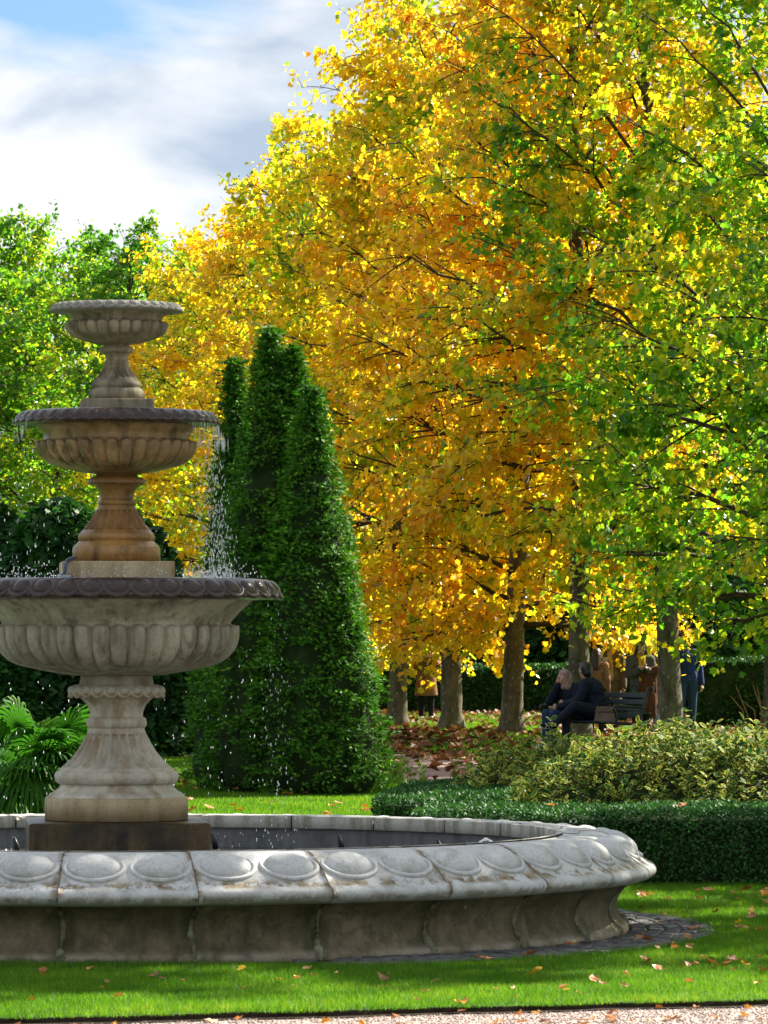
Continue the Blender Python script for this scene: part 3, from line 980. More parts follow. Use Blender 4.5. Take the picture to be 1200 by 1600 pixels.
# ------------------------------------------------------------------ cobbles round the basin
paving = bpy.data.objects.new('paving', None)
COL.objects.link(paving)
paving.location = (FX, FY, 0)
tag(paving, kind='structure')
cob_mes = []
for k in range(5):
    b = MB().box((0, 0, 0), (0.088, 0.120, 0.05), 0, 0.009)
    V = np.concatenate(b.V)
    V = V + rng.normal(0, 0.0025, V.shape)
    me = raw_mesh('cobble', V, b.F, False)
    me.materials.append(M['cobble'])
    cob_mes.append(me)
obj('mortar_bed', arc_mesh('mortar_bed', [(3.36, 0.004), (2.75, 0.004)], RAD(-68), RAD(185), 120, None, None, False), M['soil'], paving)
rest = MB()
for row in range(5):
    r = 2.925 + row * 0.094
    n = int(2 * PI * r / 0.128)
    for k in range(n):
        th = (k + 0.5 * (row % 2)) * 2 * PI / n + random.uniform(-0.004, 0.004)
        deg = (math.degrees(th) + 180) % 360 - 180
        hz = random.uniform(0.0, 0.008)
        if -180 <= deg < -66 - 3 * math.sin(k * 3.7):
            continue
        if deg < 40:
            obj('cobble', random.choice(cob_mes), None, paving, Matrix.Translation((r * math.cos(th), r * math.sin(th), -0.016 + hz)) @ Matrix.Rotation(th + random.uniform(-.06, .06), 4, 'Z'))
        else:
            rest.box((r * math.cos(th), r * math.sin(th), -0.016 + hz), (0.088, 0.118, 0.05), th, 0.012)
ro = rest.build('cobbles', M['cobble'], paving)
tag(ro, kind='stuff')

# ------------------------------------------------------------------ leaf templates
LEAF_V = np.array([(0, 0, 0), (0.52, 0.18, 0.10), (0.38, 0.38, 0.06), (0.50, 0.66, 0.08), (0.25, 0.70, 0.03), (0, 1.0, -0.12),
                   (-0.52, 0.18, 0.10), (-0.38, 0.38, 0.06), (-0.50, 0.66, 0.08), (-0.25, 0.70, 0.03)])
LEAF_F = np.array([(0, 1, 2), (0, 2, 4), (2, 3, 4), (0, 4, 5), (0, 7, 6), (0, 9, 7), (7, 9, 8), (0, 5, 9)])
SMALL_V = np.array([(0, 0, 0), (0.28, 0.45, 0.05), (0, 1, 0), (-0.28, 0.45, 0.05)])
SMALL_F = np.array([(0, 1, 2), (0, 2, 3)])
# flat fan of scale leaves
SPRAY_V = np.array([0.75, 1, 1]) * np.array([(0, -0.1, 0), (0.10, 0.25, 0), (0.42, 0.55, 0.05), (0.16, 0.52, 0), (0.25, 0.95, 0.04), (0.0, 0.70, 0), (-0.06, 1.1, 0.02), (-0.16, 0.5, 0), (-0.45, 0.62, 0.05), (-0.1, 0.25, 0)])
SPRAY_F = np.array([(0, 1, 9), (1, 2, 3), (1, 3, 5), (3, 4, 5), (1, 5, 9), (9, 5, 7), (5, 6, 7), (9, 7, 8)])
VAR_V = np.array([(0, 0, 0), (0.27, 0.32, 0.05), (0.24, 0.72, 0.05), (0, 1.0, -0.04), (-0.24, 0.72, 0.05), (-0.27, 0.32, 0.05), (0, 0.34, 0.0), (0, 0.70, 0.0)])
VAR_F = np.array([(0, 1, 6), (1, 2, 7), (1, 7, 6), (2, 3, 7), (3, 4, 7), (4, 5, 6), (4, 6, 7), (5, 0, 6)])
VAR_E = np.array([1, 1, 1, 1, 1, 1, 0.0, 0.0])


# ------------------------------------------------------------------ plane trees
def bez(p0, p1, p2, n):
    t = np.linspace(0, 1, n)[:, None]
    return (1 - t) ** 2 * p0 + 2 * t * (1 - t) * p1 + t * t * p2


def plane_tree_meshes(seed, nleaf, H=13.2, Rc=3.3):
    r = np.random.default_rng(seed)
    # trunk
    n = 16
    zs = np.concatenate(([0, 0.12, 0.3, 0.6], np.linspace(1.2, H * 0.93, n)))
    wob = np.stack([0.10 * np.sin(zs * 0.55 + seed) * zs / H, 0.10 * np.cos(zs * 0.48 + seed * 2) * zs / H, zs], 1)
    rad = np.interp(zs, [0, 0.12, 0.3, 0.8, 3, 8, H], [0.275, 0.24, 0.20, 0.178, 0.16, 0.09, 0.02])
    tv, tf = tube_data(wob, rad, 14)
    tv[:, :2] += (0.012 * np.sin(tv[:, 2:3] * 9 + tv[:, 0:1] * 20)) * (tv[:, 2:3] < 3)
    trunk = raw_mesh('trunk', tv, tf)
    mb = MB()
    pts, dirs = [], []
    nl = 50
    for i in range(nl):
        f = i / (nl - 1)
        z0 = 2.35 + f ** 1.28 * (H * 0.90 - 2.35)
        az = i * 2.39996 + r.normal(0, 0.25)
        prof = np.interp(f, [0, 0.12, 0.35, 0.65, 0.85, 1.0], [0.86, 1.0, 1.0, 0.78, 0.50, 0.22])
        L = Rc * prof * r.uniform(0.78, 1.12)
        rise = np.interp(f, [0, 0.2, 0.6, 1.0], [-0.12, 0.30, 0.75, 1.7]) * L
        base = np.array([np.interp(z0, wob[:, 2], wob[:, 0]), np.interp(z0, wob[:, 2], wob[:, 1]), z0])
        d = np.array([math.cos(az), math.sin(az), 0])
        end = base + d * L + np.array([0, 0, rise])
        mid = base + d * L * 0.5 + np.array([0, 0, rise * 0.55 + 0.28])
        limb = bez(base, mid, end, 9) + r.normal(0, 0.035, (9, 3))
        limb[0] = base
        lr = np.interp(f, [0, 1], [0.055, 0.022])
        mb.tube(limb, np.linspace(lr, lr * 0.22, 9), 5)
        ns = int(7 + 4 * prof)
        for s in range(ns):
            t = 0.22 + 0.78 * (s + r.uniform(0, 0.8)) / ns
            q = limb[0] + (limb[-1] - limb[0]) * t
            k = min(8, int(t * 8))
            q = limb[k] if t < 0.98 else limb[-1]
            ang = az + r.choice([-1, 1]) * r.uniform(0.35, 1.15) if t < 0.95 else az
            sl = L * r.uniform(0.22, 0.42) * (1.15 - 0.45 * t) + 0.25
            sd = np.array([math.cos(ang), math.sin(ang), r.normal(0.10 if f > 0.15 else -0.12, 0.30)])
            e = q + sd * sl
            sub = bez(q, (q + e) / 2 + np.array([0, 0, 0.07]), e, 5)
            mb.tube(sub, np.linspace(lr * 0.36, 0.006, 5), 4)
            nt_ = 4
            for w in range(nt_):
                t2 = 0.3 + 0.7 * (w + r.uniform(0, 1)) / nt_
                q2 = sub[0] + (sub[-1] - sub[0]) * t2
                td = nrmz(sd * 0.6 + r.normal(0, 0.65, 3) + np.array([0, 0, -0.05])) * r.uniform(0.28, 0.62)
                e2 = q2 + td
                mb.tube(np.stack([q2, (q2 + e2) / 2 + r.normal(0, 0.02, 3), e2]), [0.006, 0.005, 0.003], 3)
                pts.append(np.stack([q2, e2]))
                dirs.append(d)
    # leaves along the twigs, denser towards their ends
    pts = np.array(pts)
    dirs = np.array(dirs)
    T = len(pts)
    wts = r.gamma(1.6, 1, T)
    wts /= wts.sum()
    ti = r.choice(T, nleaf, p=wts)
    u = r.uniform(0.0, 1.12, nleaf)[:, None]
    pos = pts[ti, 0] * (1 - u) + pts[ti, 1] * u + r.normal(0, 0.085, (nleaf, 3))
    out = nrmz(np.stack([pos[:, 0], pos[:, 1], np.zeros(nleaf)], 1))
    nr = out * 0.55 + np.array([0, 0, 0.55]) + r.normal(0, 0.60, (nleaf, 3))
    tip = out * 0.5 + np.array([0, 0, -0.75]) + r.normal(0, 0.55, (nleaf, 3))
    sz = np.clip(r.normal(0.101, 0.026, nleaf), 0.045, 0.18)
    rnd = r.uniform(0, 1, nleaf)
    crown = scatter_mesh('crown', LEAF_V, LEAF_F, pos, nr, tip, sz, rnd)
    limbs = mb.mesh('limbs')
    trunk.materials.append(M['bark'])
    limbs.materials.append(M['branch'])
    crown.materials.append(M['plane_leaf'])
    return trunk, limbs, crown, (pos, nr, tip, sz)


TREES = [plane_tree_meshes(s, 31000) for s in (3, 8, 21)]
single_leaf = []
for k in range(8):
    me = raw_mesh('leaf', LEAF_V * np.array([1, 1, 1 + 0.5 * (k % 3)]), LEAF_F, True, {'rnd': np.full(10, (k + 0.5) / 8)})
    me.materials.append(M['plane_leaf'])
    single_leaf.append(me)


def plane_tree(X, Y, kind, rz, bias, label, scale=1.0, zs=1.0, leaves=0, dz=0.0):
    trunk, limbs, crown, (pos, nr, tip, sz) = TREES[kind]
    t = thing('plane_tree', label, 'tree', (X, Y, 0), rz, 'plane trees of the avenue')
    S = Matrix.Diagonal((scale, scale, scale * zs, 1))
    t.rotation_euler = (RAD(1.6 * math.sin(X * 5.1 + Y)), RAD(1.8 * math.sin(X * 3.3 + 2 * Y)), rz)
    for nm, me in (('trunk', trunk), ('limbs', limbs), ('crown', crown)):
        o = obj(nm, me, None, t, S if nm == 'trunk' else Matrix.Translation((0, 0, dz)) @ S)
        o.color = (bias, 0, 0, 1)
        if nm == 'crown':
            tag(o, kind='stuff')
    if leaves:
        r = np.random.default_rng(int(abs(X * 100)) + 5)
        ca, sa = math.cos(rz), math.sin(rz)
        wx = X + scale * (pos[:, 0] * ca - pos[:, 1] * sa)
        wy = Y + scale * (pos[:, 0] * sa + pos[:, 1] * ca)
        wz = scale * zs * pos[:, 2] + dz
        px = 600 + FPX * wx / wy
        py = 1000 - FPX * (wz - CAM_H) / wy
        ok = np.where((px > 10) & (px < 1190) & (py > 10) & (py < 1040))[0]
        score = wy[ok] + r.uniform(0, 1.3, len(ok))
        pick = ok[np.argsort(score)[:leaves]]
        # local direction towards the viewer
        to = nrmz(np.stack([-wx[pick], -wy[pick], CAM_H - wz[pick]], 1))
        tl = np.stack([to[:, 0] * ca + to[:, 1] * sa, -to[:, 0] * sa + to[:, 1] * ca, to[:, 2]], 1)
        for k, i in enumerate(pick):
            p = pos[i] * np.array([scale, scale, scale * zs]) + tl[k] * 0.06 + r.normal(0, 0.05, 3) + np.array([0, 0, dz])
            z = Vector(nr[i] + r.normal(0, 0.3, 3)).normalized()
            y = Vector(tip[i])
            y = (y - y.dot(z) * z).normalized()
            x = y.cross(z)
            m = Matrix.Identity(4)
            s = float(sz[i]) * 1.1 * scale
            for c, v in enumerate((x, y, z)):
                for q in range(3):
                    m[q][c] = v[q] * s
            m.translation = p
            o = obj('leaf', single_leaf[k % 8], None, t, m)
            o.color = (bias, 0, 0, 1)
    return t


#            X      Y    kind  rz   bias  label
AVENUE = [
    (5.86, 70.0, 0, 0.4, 0.29, 'green and yellow plane tree at the right edge, nearest of the avenue', 1.02, 1.03, 300),
    (4.62, 75.0, 1, 2.1, 0.38, 'plane tree with a pale speckled trunk beside the standing people', 1.0, 1.05, 300),
    (3.24, 77.6, 2, 4.4, 0.56, 'orange plane tree whose trunk stands right behind the seated couple', 1.0, 1.05, 300),
    (2.20, 80.6, 0, 3.3, 0.60, 'deep orange plane tree, first trunk left of the seated couple', 1.0, 1.02, 300),
    (1.23, 84.6, 1, 5.2, 0.50, 'golden plane tree with dark trunk right of the camel coat', 1.0, 1.02, 300),
    (0.24, 87.8, 2, 0.9, 0.47, 'yellow plane tree with slim trunk left of the camel coat', 0.98, 1.0, 300),
    (-0.85, 91.5, 0, 1.9, 0.49, 'yellow orange plane tree directly behind the clipped conifers', 0.96, 0.97, 300),
    (-1.9, 95.4, 1, 0.2, 0.50, 'golden plane tree between the conifers and the fountain', 0.94, 0.95, 300),
    (-2.9, 99.4, 2, 2.9, 0.46, 'yellow plane tree with green tips above the middle bowl', 0.92, 0.92, 0),
    (-3.7, 103.4, 0, 5.0, 0.33, 'pale yellow plane tree behind the top bowl of the fountain', 0.88, 0.92, 0),
    (7.4, 64.5, 2, 1.2, 0.24, 'green plane tree mostly outside the frame on the right', 1.0, 1.0, 0),
]
for a in AVENUE:
    plane_tree(a[0], a[1], a[2], a[3], a[4], a[5], a[6], a[7], a[8], {5.86: -0.3, 4.62: 0.9, 3.24: 1.15, 2.20: -0.6, 1.23: 0.12, 0.24: 0.25}.get(a[0], -0.5))
FAR = [
    (-6.1, 112, 1, 1.0, 0.18, 'green broad tree behind the left side of the top bowl', 0.98, 0.89),
    (-8.3, 117, 2, 3.0, 0.17, 'green tree with yellow flecks near the left edge', 1.05, 0.80),
    (-10.9, 140, 0, 0.3, 0.13, 'tallest far green tree at the left edge against the sky', 1.0, 1.08),
    (-4.4, 126, 2, 4.0, 0.12, 'far green tree directly above the top bowl', 1.0, 0.88),
    (-2.0, 132, 1, 2.2, 0.24, 'far green tree peeping out left of the yellow avenue trees', 1.0, 0.95),
    (5.6, 121, 1, 0.7, 0.42, 'far yellow tree showing through the gaps left of the speckled trunk', 1.0, 1.05),
    (8.3, 123, 2, 1.7, 0.36, 'far yellow green tree behind the crown at the right edge', 1.0, 1.05),
    (10.9, 120, 0, 2.7, 0.38, 'far yellow tree just beyond the right edge', 1.0, 1.05),
    (-10.4, 119, 1, 5.2, 0.16, 'green tree cut by the left frame edge', 1.05, 0.80),
    (-13.5, 122, 0, 2.2, 0.2, 'green tree just beyond the left edge of the lawn', 1.0, 0.9),
]
for X, Y, k, rz, bias, lab, s, zs in FAR:
    plane_tree(X, Y, k, rz, bias, lab, s, zs)
# trees of the matching row to the right, out of view, whose shade dapples the lawn and the fountain
for X, Y, k, rz, s, lab in ((6.9, 30.9, 0, 0.6, 1.0, 'plane tree beyond the right edge, level with the fountain'), (11.5, 46.5, 1, 3.0, 1.0, 'plane tree beyond the right edge, behind the planted bed'),
                            (9.9, 57.5, 1, 2.0, 0.85, 'slender plane tree beyond the right edge, nearest the avenue path'), (8.6, 60.6, 2, 1.0, 1.0, 'plane tree beyond the right edge, next to the avenue')):
    plane_tree(X, Y, k, rz, 0.3, lab, s)


# ------------------------------------------------------------------ clipped conifers
def conifer_mesh(seed, H, Rb, npts, apexes, prof, size=(0.045, 0.085), core=0.79):
    """dense upright thuja: each apex is (dx,dy,height,radius)"""
    r = np.random.default_rng(seed)
    P_, N_, = [], []
    cores = MB()
    for dx, dy, h, rb, share in apexes:
        n = int(npts * share)
        # foliage gathered in overlapping clumps, each a tuft of upright sprays
        nc = n // 18
        f = r.uniform(0, 1, nc) ** 0.85
        th = r.uniform(0, 2 * PI, nc)
        rad = rb * np.interp(f, prof[0], prof[1])
        c = np.stack([rad * np.cos(th), rad * np.sin(th), f * h], 1)
        lump = 1 + 0.06 * vnoise(c, 2.6, seed) + 0.05 * vnoise(c, 7.0, seed + 1) + r.normal(0, 0.035, nc)
        c[:, :2] *= lump[:, None]
        nn = np.stack([np.cos(th), np.sin(th), np.full(nc, 0.2)], 1)
        ci = np.repeat(np.arange(nc), 18)
        off = r.normal(0, 1, (len(ci), 3)) * np.array([0.042, 0.042, 0.026])
        p = c[ci] + off - nn[ci] * np.abs(r.normal(0, 0.035, len(ci)))[:, None]
        p[:, 2] = np.clip(p[:, 2], 0.02, None)
        nn = nrmz(nn[ci]) + off * 12.0
        p += np.array([dx, dy, 0])
        P_.append(p)
        N_.append(nn)
        zs = np.linspace(0, 1, 16)
        V, F = lathe([(max(0.01, rb * core * np.interp(z, prof[0], prof[1])), z * h * 0.985) for z in zs], 24)
        V = V + np.array([dx, dy, 0])
        cores.add(V, F)  # solid dark body, painted as shade, so the crown is not see-through
    pos = np.concatenate(P_)
    out = np.concatenate(N_)
    n = len(pos)
    up = np.array([0, 0, 1.0])
    # sprays stand up and fan outwards, their flat side turned every way round the stem
    side = np.cross(out, up)
    nrm = side * r.normal(0, 0.6, (n, 1)) + up * 0.75 + out * (0.35 + r.normal(0, 0.3, (n, 1))) + r.normal(0, 0.25, (n, 3))
    tip = up * 0.45 + out * r.uniform(0.4, 1.0, (n, 1)) + r.normal(0, 0.3, (n, 3))
    sz = r.uniform(size[0], size[1], n)
    return scatter_mesh('crown', SPRAY_V, SPRAY_F, pos, nrm, tip, sz, r.uniform(0, 1, n)), cores.mesh('shade_core')


TH_PROF = ([0, 0.03, 0.10, 0.25, 0.45, 0.65, 0.80, 0.90, 0.96, 1.0], [0.80, 0.95, 1.0, 0.91, 0.76, 0.56, 0.36, 0.21, 0.11, 0.01])


def conifer(px, Y, label, seed, apexes, npts):
    X = (px - 600) / FPX * Y
    t = thing('thuja', label, 'tree', (X, Y, 0), 0, 'clipped conifers on the lawn')
    H = max(a[2] for a in apexes)
    crown, core = conifer_mesh(seed, H, 1, npts, apexes, TH_PROF)
    c = obj('crown', crown, M['thuja'], t)
    tag(c, kind='stuff')
    obj('shade_core', core, M['dark_core'], t)
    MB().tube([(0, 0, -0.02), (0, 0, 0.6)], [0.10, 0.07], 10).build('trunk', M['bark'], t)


conifer(437, 49.5, 'tall dense conifer with a forked tip, centre of the clipped group', 5, [(-0.10, 0, 4.90, 0.70, 0.55), (0.13, 0.08, 4.72, 0.72, 0.5)], 34000)
conifer(512, 48.8, 'dense conifer on the right of the clipped group, shorter than the forked one', 6, [(-0.17, 0.12, 4.25, 0.66, 0.65), (0.02, 0.05, 2.6, 0.64, 0.35)], 27000)
conifer(362, 50.6, 'slim conifer on the left of the clipped group, nearest the fountain', 7, [(0.03, 0.1, 4.66, 0.44, 0.75), (-0.06, 0.0, 2.9, 0.46, 0.3)], 20000)


# ------------------------------------------------------------------ hedges and shrubs
def shell_points(r, n, fn):
    """fn(n) -> pos, normal arrays"""
    return fn(r, n)


def box_surface(r, n, lx, ly, h, top_share=0.5, rough=0.03):
    """points on a soft clipped box centred at 0, bottom at 0"""
    a = np.array([lx * ly, lx * h, lx * h, ly * h, ly * h])
    f = r.choice(5, n, p=a / a.sum())
    u, v = r.uniform(-1, 1, n), r.uniform(-1, 1, n)
    w = r.uniform(0, 1, n)
    pos = np.zeros((n, 3))
    nn = np.zeros((n, 3))
    for k, (px, py, pz, q) in enumerate((
            (u * lx / 2, v * ly / 2, np.full(n, h), (0, 0, 1)), (u * lx / 2, np.full(n, -ly / 2), w * h, (0, -1, 0)),
            (u * lx / 2, np.full(n, ly / 2), w * h, (0, 1, 0)), (np.full(n, -lx / 2), v * ly / 2, w * h, (-1, 0, 0)), (np.full(n, lx / 2), v * ly / 2, w * h, (1, 0, 0)))):
        m = f == k
        pos[m] = np.stack([px, py, pz], 1)[m]
        nn[m] = q
    # soften the arrises and let the surface billow
    e = 0.05
    pos[:, 2] -= e * np.clip((np.abs(pos[:, 1]) - (ly / 2 - e)) / e, 0, 1) ** 2 * (f == 0)
    bil = rough * vnoise(pos, 3.0, 4) + rough * 0.6 * vnoise(pos, 9.0, 5) - np.abs(r.normal(0, rough * 0.8, n))
    pos = pos + nn * bil[:, None]
    return pos, nn


def clipped_hedge(name, label, c, lx, ly, h, rz, n, mat, size, cat='hedge', group=None, rough=0.03):
    r = np.random.default_rng(int(abs(c[0] * 37 + c[1] * 11)))
    t = thing(name, label, cat, (c[0], c[1], 0), rz, group)
    pos, nn = box_surface(r, n, lx, ly, h, rough=rough)
    nr = nn * 0.5 + np.array([0, 0, 0.35]) + r.normal(0, 0.6, (n, 3))
    tip = nn * 0.7 + np.array([0, 0, 0.3]) + r.normal(0, 0.6, (n, 3))
    me = scatter_mesh('foliage', SMALL_V, SMALL_F, pos, nr, tip, r.uniform(size[0], size[1], n), r.uniform(0, 1, n))
    f = obj('foliage', me, mat, t)
    tag(f, kind='stuff')
    k = 0.10 if lx > 1 else 0.04
    MB().box((0, 0, (h - 0.06) / 2), (lx - k, ly - k, h - 0.06), 0, 0.02).build('shade_core', M['dark_core'], t, False)  # solid dark block stands in for the hedge's shaded inside
    return t


clipped_hedge('clipped_hedge', 'low clipped dark green box hedge right behind the basin', (2.55, 31.55), 4.6, 1.5, 0.485, RAD(-6), 62000, M['box_leaf'], (0.022, 0.04))
clipped_hedge('clipped_hedge', 'low clipped box hedge with bluish top at the left end of the bed', (1.16, 36.2), 2.2, 3.9, 0.46, RAD(-4), 46000, M['box_leaf'], (0.025, 0.045))

# variegated shrubs in the bed
var_me = raw_mesh('leaf', VAR_V, VAR_F, True, {'rnd': np.full(8, 0.6), 'edge': VAR_E})
var_me2 = raw_mesh('leaf', VAR_V, VAR_F, True, {'rnd': np.full(8, 0.25), 'edge': VAR_E})
for m_ in (var_me, var_me2):
    m_.materials.append(M['variegated'])


def variegated_shrub(label, c, rx, ry, h, n, seed, nsing):
    r = np.random.default_rng(seed)
    t = thing('variegated_shrub', label, 'shrub', (c[0], c[1], 0), 0, 'variegated shrubs in the bed')
    stems = MB()
    # upright shoots, leaves in opposite pairs along each
    ns = n // 14
    P_, N_, T_ = [], [], []
    for k in range(ns):
        a = r.uniform(0, 2 * PI)
        q = math.sqrt(r.uniform(0, 1))
        x, y = rx * q * math.cos(a), ry * q * math.sin(a)
        top = h * (1 - 0.55 * q ** 3) * (1 + 0.16 * vnoise(np.array([[x, y, 0]]), 2.5, seed)[0]) * r.uniform(0.78, 1.06)
        if r.uniform() < 0.05:
            top *= 1.15
        d = np.array([x / rx * 0.5, y / ry * 0.5 - 0.1, 1.0]) + r.normal(0, 0.22, 3)
        d /= np.linalg.norm(d)
        L = r.uniform(0.22, 0.40)
        e = np.array([x, y, top])
        s = e - d * L
        stems.tube(np.stack([s - np.array([0, 0, 0.10]), s, e]), [0.005, 0.004, 0.002], 3)
        for w in range(7):
            tt = 0.12 + 0.92 * w / 6
            for sg in (-1, 1):
                az = (w % 2) * PI / 2 + k
                o = np.array([math.cos(az) * sg, math.sin(az) * sg, 0])
                P_.append(s + d * L * tt)
                tip = o * (1.0 - 0.5 * (tt > 0.9)) + d * (0.5 + 0.5 * tt)
                T_.append(tip + r.normal(0, 0.15, 3))
                N_.append(d * 0.9 - o * 0.4 + r.normal(0, 0.25, 3))
    P_, N_, T_ = np.array(P_), np.array(N_), np.array(T_)
    nn = len(P_)
    sz = r.uniform(0.045, 0.075, nn)
    rn = r.uniform(0, 1, nn)
    vis = np.where((P_[:, 1] < 0.3) & (P_[:, 2] > 0.55 * h))[0]
    pick = r.choice(vis, min(nsing, len(vis)), replace=False)
    keep = np.ones(nn, bool)
    keep[pick] = False
    f = obj('foliage', scatter_mesh('foliage', VAR_V, VAR_F, P_[keep], N_[keep], T_[keep], sz[keep], rn[keep], VAR_E), M['variegated'], t)
    tag(f, kind='stuff')
    for i in pick:
        z = Vector(N_[i]).normalized()
        y = Vector(T_[i])
        y = (y - y.dot(z) * z).normalized()
        x = y.cross(z)
        m = Matrix.Identity(4)
        for cc, v in enumerate((x, y, z)):
            for q in range(3):
                m[q][cc] = v[q] * float(sz[i]) * 1.1
        m.translation = P_[i]
        obj('leaf', var_me if rn[i] > 0.4 else var_me2, None, t, m)
    stems.build('stems', M['branch'], t)
    MB().ball((0, 0.05, h * 0.38), (rx * 0.90, ry * 0.86, h * 0.42), 16, 8).build('shade_core', M['dark_core'], t)  # solid dark ball stands in for the shade among the shoots


variegated_shrub('wide cream edged shrub filling the right of the bed below the standing people', (2.40, 33.9), 1.50, 1.15, 0.92, 14000, 3, 300)
variegated_shrub('smaller cream edged shrub at the left end of the bed, bluish hedge in front', (1.30, 36.9), 0.84, 0.9, 0.74, 6500, 4, 200)
variegated_shrub('cream edged shrub at the far right of the bed, cut by the frame edge', (4.25, 35.6), 1.0, 1.0, 0.72, 6500, 9, 120)

# thin seedling stalks standing out of the hedge top at its left end
r = np.random.default_rng(5)
wp = thing('weed_stalks', 'thin pale green weed stalks growing out of the hedge top', 'weeds', (0.28, 37.2, 0.45))
b = MB()
P_, T_ = [], []
for k in range(16):
    x, y = r.uniform(-0.25, 0.55), r.uniform(-0.5, 0.5)
    h = r.uniform(0.10, 0.30)
    e = np.array([x + r.normal(0, 0.04), y, h])
    b.tube(np.stack([(x, y, -0.05), (x, y, h * 0.5), e]), [0.003, 0.0025, 0.0015], 3)
    for q in range(12):
        P_.append(np.array([x, y, 0]) + (e - np.array([x, y, 0])) * r.uniform(0.2, 1))
        T_.append(r.normal(0, 1, 3) + np.array([0, 0, 0.4]))
b.build('stems', M['dead_twig'], wp)
P_, T_ = np.array(P_), np.array(T_)
f = obj('leaflets', scatter_mesh('leaflets', SMALL_V, SMALL_F, P_, r.normal(0, 1, P_.shape), T_, np.full(len(P_), 0.035), r.uniform(0, 1, len(P_))), M['grass'], wp)
tag(f, kind='stuff')


def evergreen(label, X, Y, rx, ry, h, n, seed, mat='dark_leaf', size=(0.09, 0.17), name='evergreen_shrub', group='evergreen shrubs behind the lawn', spray=False, z0=0.0):
    """tall dense shrub: leafy shell over a dark inside"""
    r = np.random.default_rng(seed)
    t = thing(name, label, 'shrub', (X, Y, 0), 0, group)
    th = r.uniform(0, 2 * PI, n)
    f = r.uniform(0, 1, n)
    prof = np.interp(f, [0, 0.1, 0.4, 0.75, 0.93, 1.0], [0.86, 0.97, 1.0, 0.82, 0.5, 0.08])
    p = np.stack([rx * prof * np.cos(th), ry * prof * np.sin(th), f * h], 1)
    lump = 1 + 0.10 * vnoise(p, 1.6, seed) + 0.07 * vnoise(p, 4.5, seed + 1)
    p[:, :2] *= (lump * (1 - np.abs(r.normal(0, 0.06, n))))[:, None]
    p[:, 2] *= 1 + 0.05 * vnoise(p, 1.9, seed + 3)
    out = np.stack([np.cos(th), np.sin(th), np.full(n, 0.3)], 1)
    nr = out * 0.5 + np.array([0, 0, 0.45]) + r.normal(0, 0.5, (n, 3))
    tip = out * 0.6 + np.array([0, 0, 0.15]) + r.normal(0, 0.6, (n, 3))
    tv, tf = (SPRAY_V, SPRAY_F) if spray else (SMALL_V * np.array([1.5, 1, 1]), SMALL_F)
    me = scatter_mesh('foliage', tv, tf, p, nr, tip, r.uniform(size[0], size[1], n), r.uniform(0, 1, n))
    o = obj('foliage', me, M[mat], t)
    tag(o, kind='stuff')
    zs = [0, 0.1, 0.4, 0.75, 0.93, 0.99]
    ps = [0.86, 0.97, 1.0, 0.82, 0.5, 0.06]
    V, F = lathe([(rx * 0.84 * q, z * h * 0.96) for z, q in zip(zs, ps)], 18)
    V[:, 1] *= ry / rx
    obj('shade_core', raw_mesh('shade_core', V, F), M['dark_core'], t)  # solid dark core, shade in its colour, closes the leaf shell


evergreen('dark evergreen bush directly behind the stem between the two lower bowls', -4.55, 65.5, 1.05, 0.9, 3.55, 9000, 31)
evergreen('dark feathery evergreen bush at the left edge behind the fountain', -6.0, 66.5, 1.25, 1.0, 3.75, 10000, 32)
evergreen('low dark evergreen bush at the foot of the slim conifer', -2.85, 66.8, 0.85, 0.9, 2.35, 6500, 33)
evergreen('dark evergreen bush right of the fountain stem, under the falling water', -3.55, 64.2, 0.85, 0.8, 3.35, 7500, 34)
evergreen('dark bush behind the palm fronds at the left edge', -5.3, 63.0, 0.95, 0.8, 1.9, 6000, 35)
evergreen('dark evergreen bush further left than the palm, cut by the frame', -7.6, 66.0, 1.2, 1.0, 3.5, 4000, 36)
# yew hedge and tall dark shrubs beyond the avenue
clipped_hedge('yew_hedge', 'long low dark hedge behind the tree trunks', (2.6, 104.0), 11.0, 1.2, 1.02, RAD(0), 24000, M['dark_leaf'], (0.07, 0.13), 'hedge', None, 0.06)
clipped_hedge('yew_hedge', 'dark hedge with bare brown stems at the right edge', (7.45, 85.6), 3.5, 1.8, 1.28, RAD(0), 17000, M['dark_leaf'], (0.05, 0.10), 'hedge', None, 0.08)
clipped_hedge('yew_hedge', 'lighter green hedge between the two standing women', (4.6, 92.0), 2.0, 1.2, 1.16, RAD(0), 7000, M['box_leaf'], (0.06, 0.10), 'hedge', None, 0.06)
for k, (X, Y, rx, h) in enumerate(((-0.6, 113, 1.9, 4.2), (2.4, 114, 2.0, 4.6), (5.3, 113, 2.0, 4.4), (8.2, 110, 2.2, 4.8), (11.0, 108, 2.0, 4.5), (7.0, 99.0, 1.5, 3.0))):
    evergreen(['tall dark evergreen far behind the camel coat', 'tall dark evergreen far behind the gap right of the darkest trunk', 'tall dark evergreen far behind the seated couple',
               'tall dark evergreen far behind the speckled trunk', 'tall dark evergreen beyond the right edge', 'dark evergreen behind the person in the navy jacket'][k],
              X, Y, rx, 1.2, h, 6000, 50 + k, 'dark_leaf', (0.14, 0.26), 'evergreen_shrub', 'dark evergreens beyond the avenue')
ds = thing('bare_stems', 'bare brown stems at the foot of the right hedge', 'stems', (6.9, 84.55, 0))
for k in range(9):
    x = -0.35 + 0.09 * k + random.uniform(-.03, .03)
    MB().tube([(x, 0, 0), (x + random.uniform(-.12, .03), 0.02, 0.35), (x + random.uniform(-.32, .02), 0.06, random.uniform(0.5, 0.85))], [0.022, 0.017, 0.007], 5).build('stem', M['dead_twig'], ds)

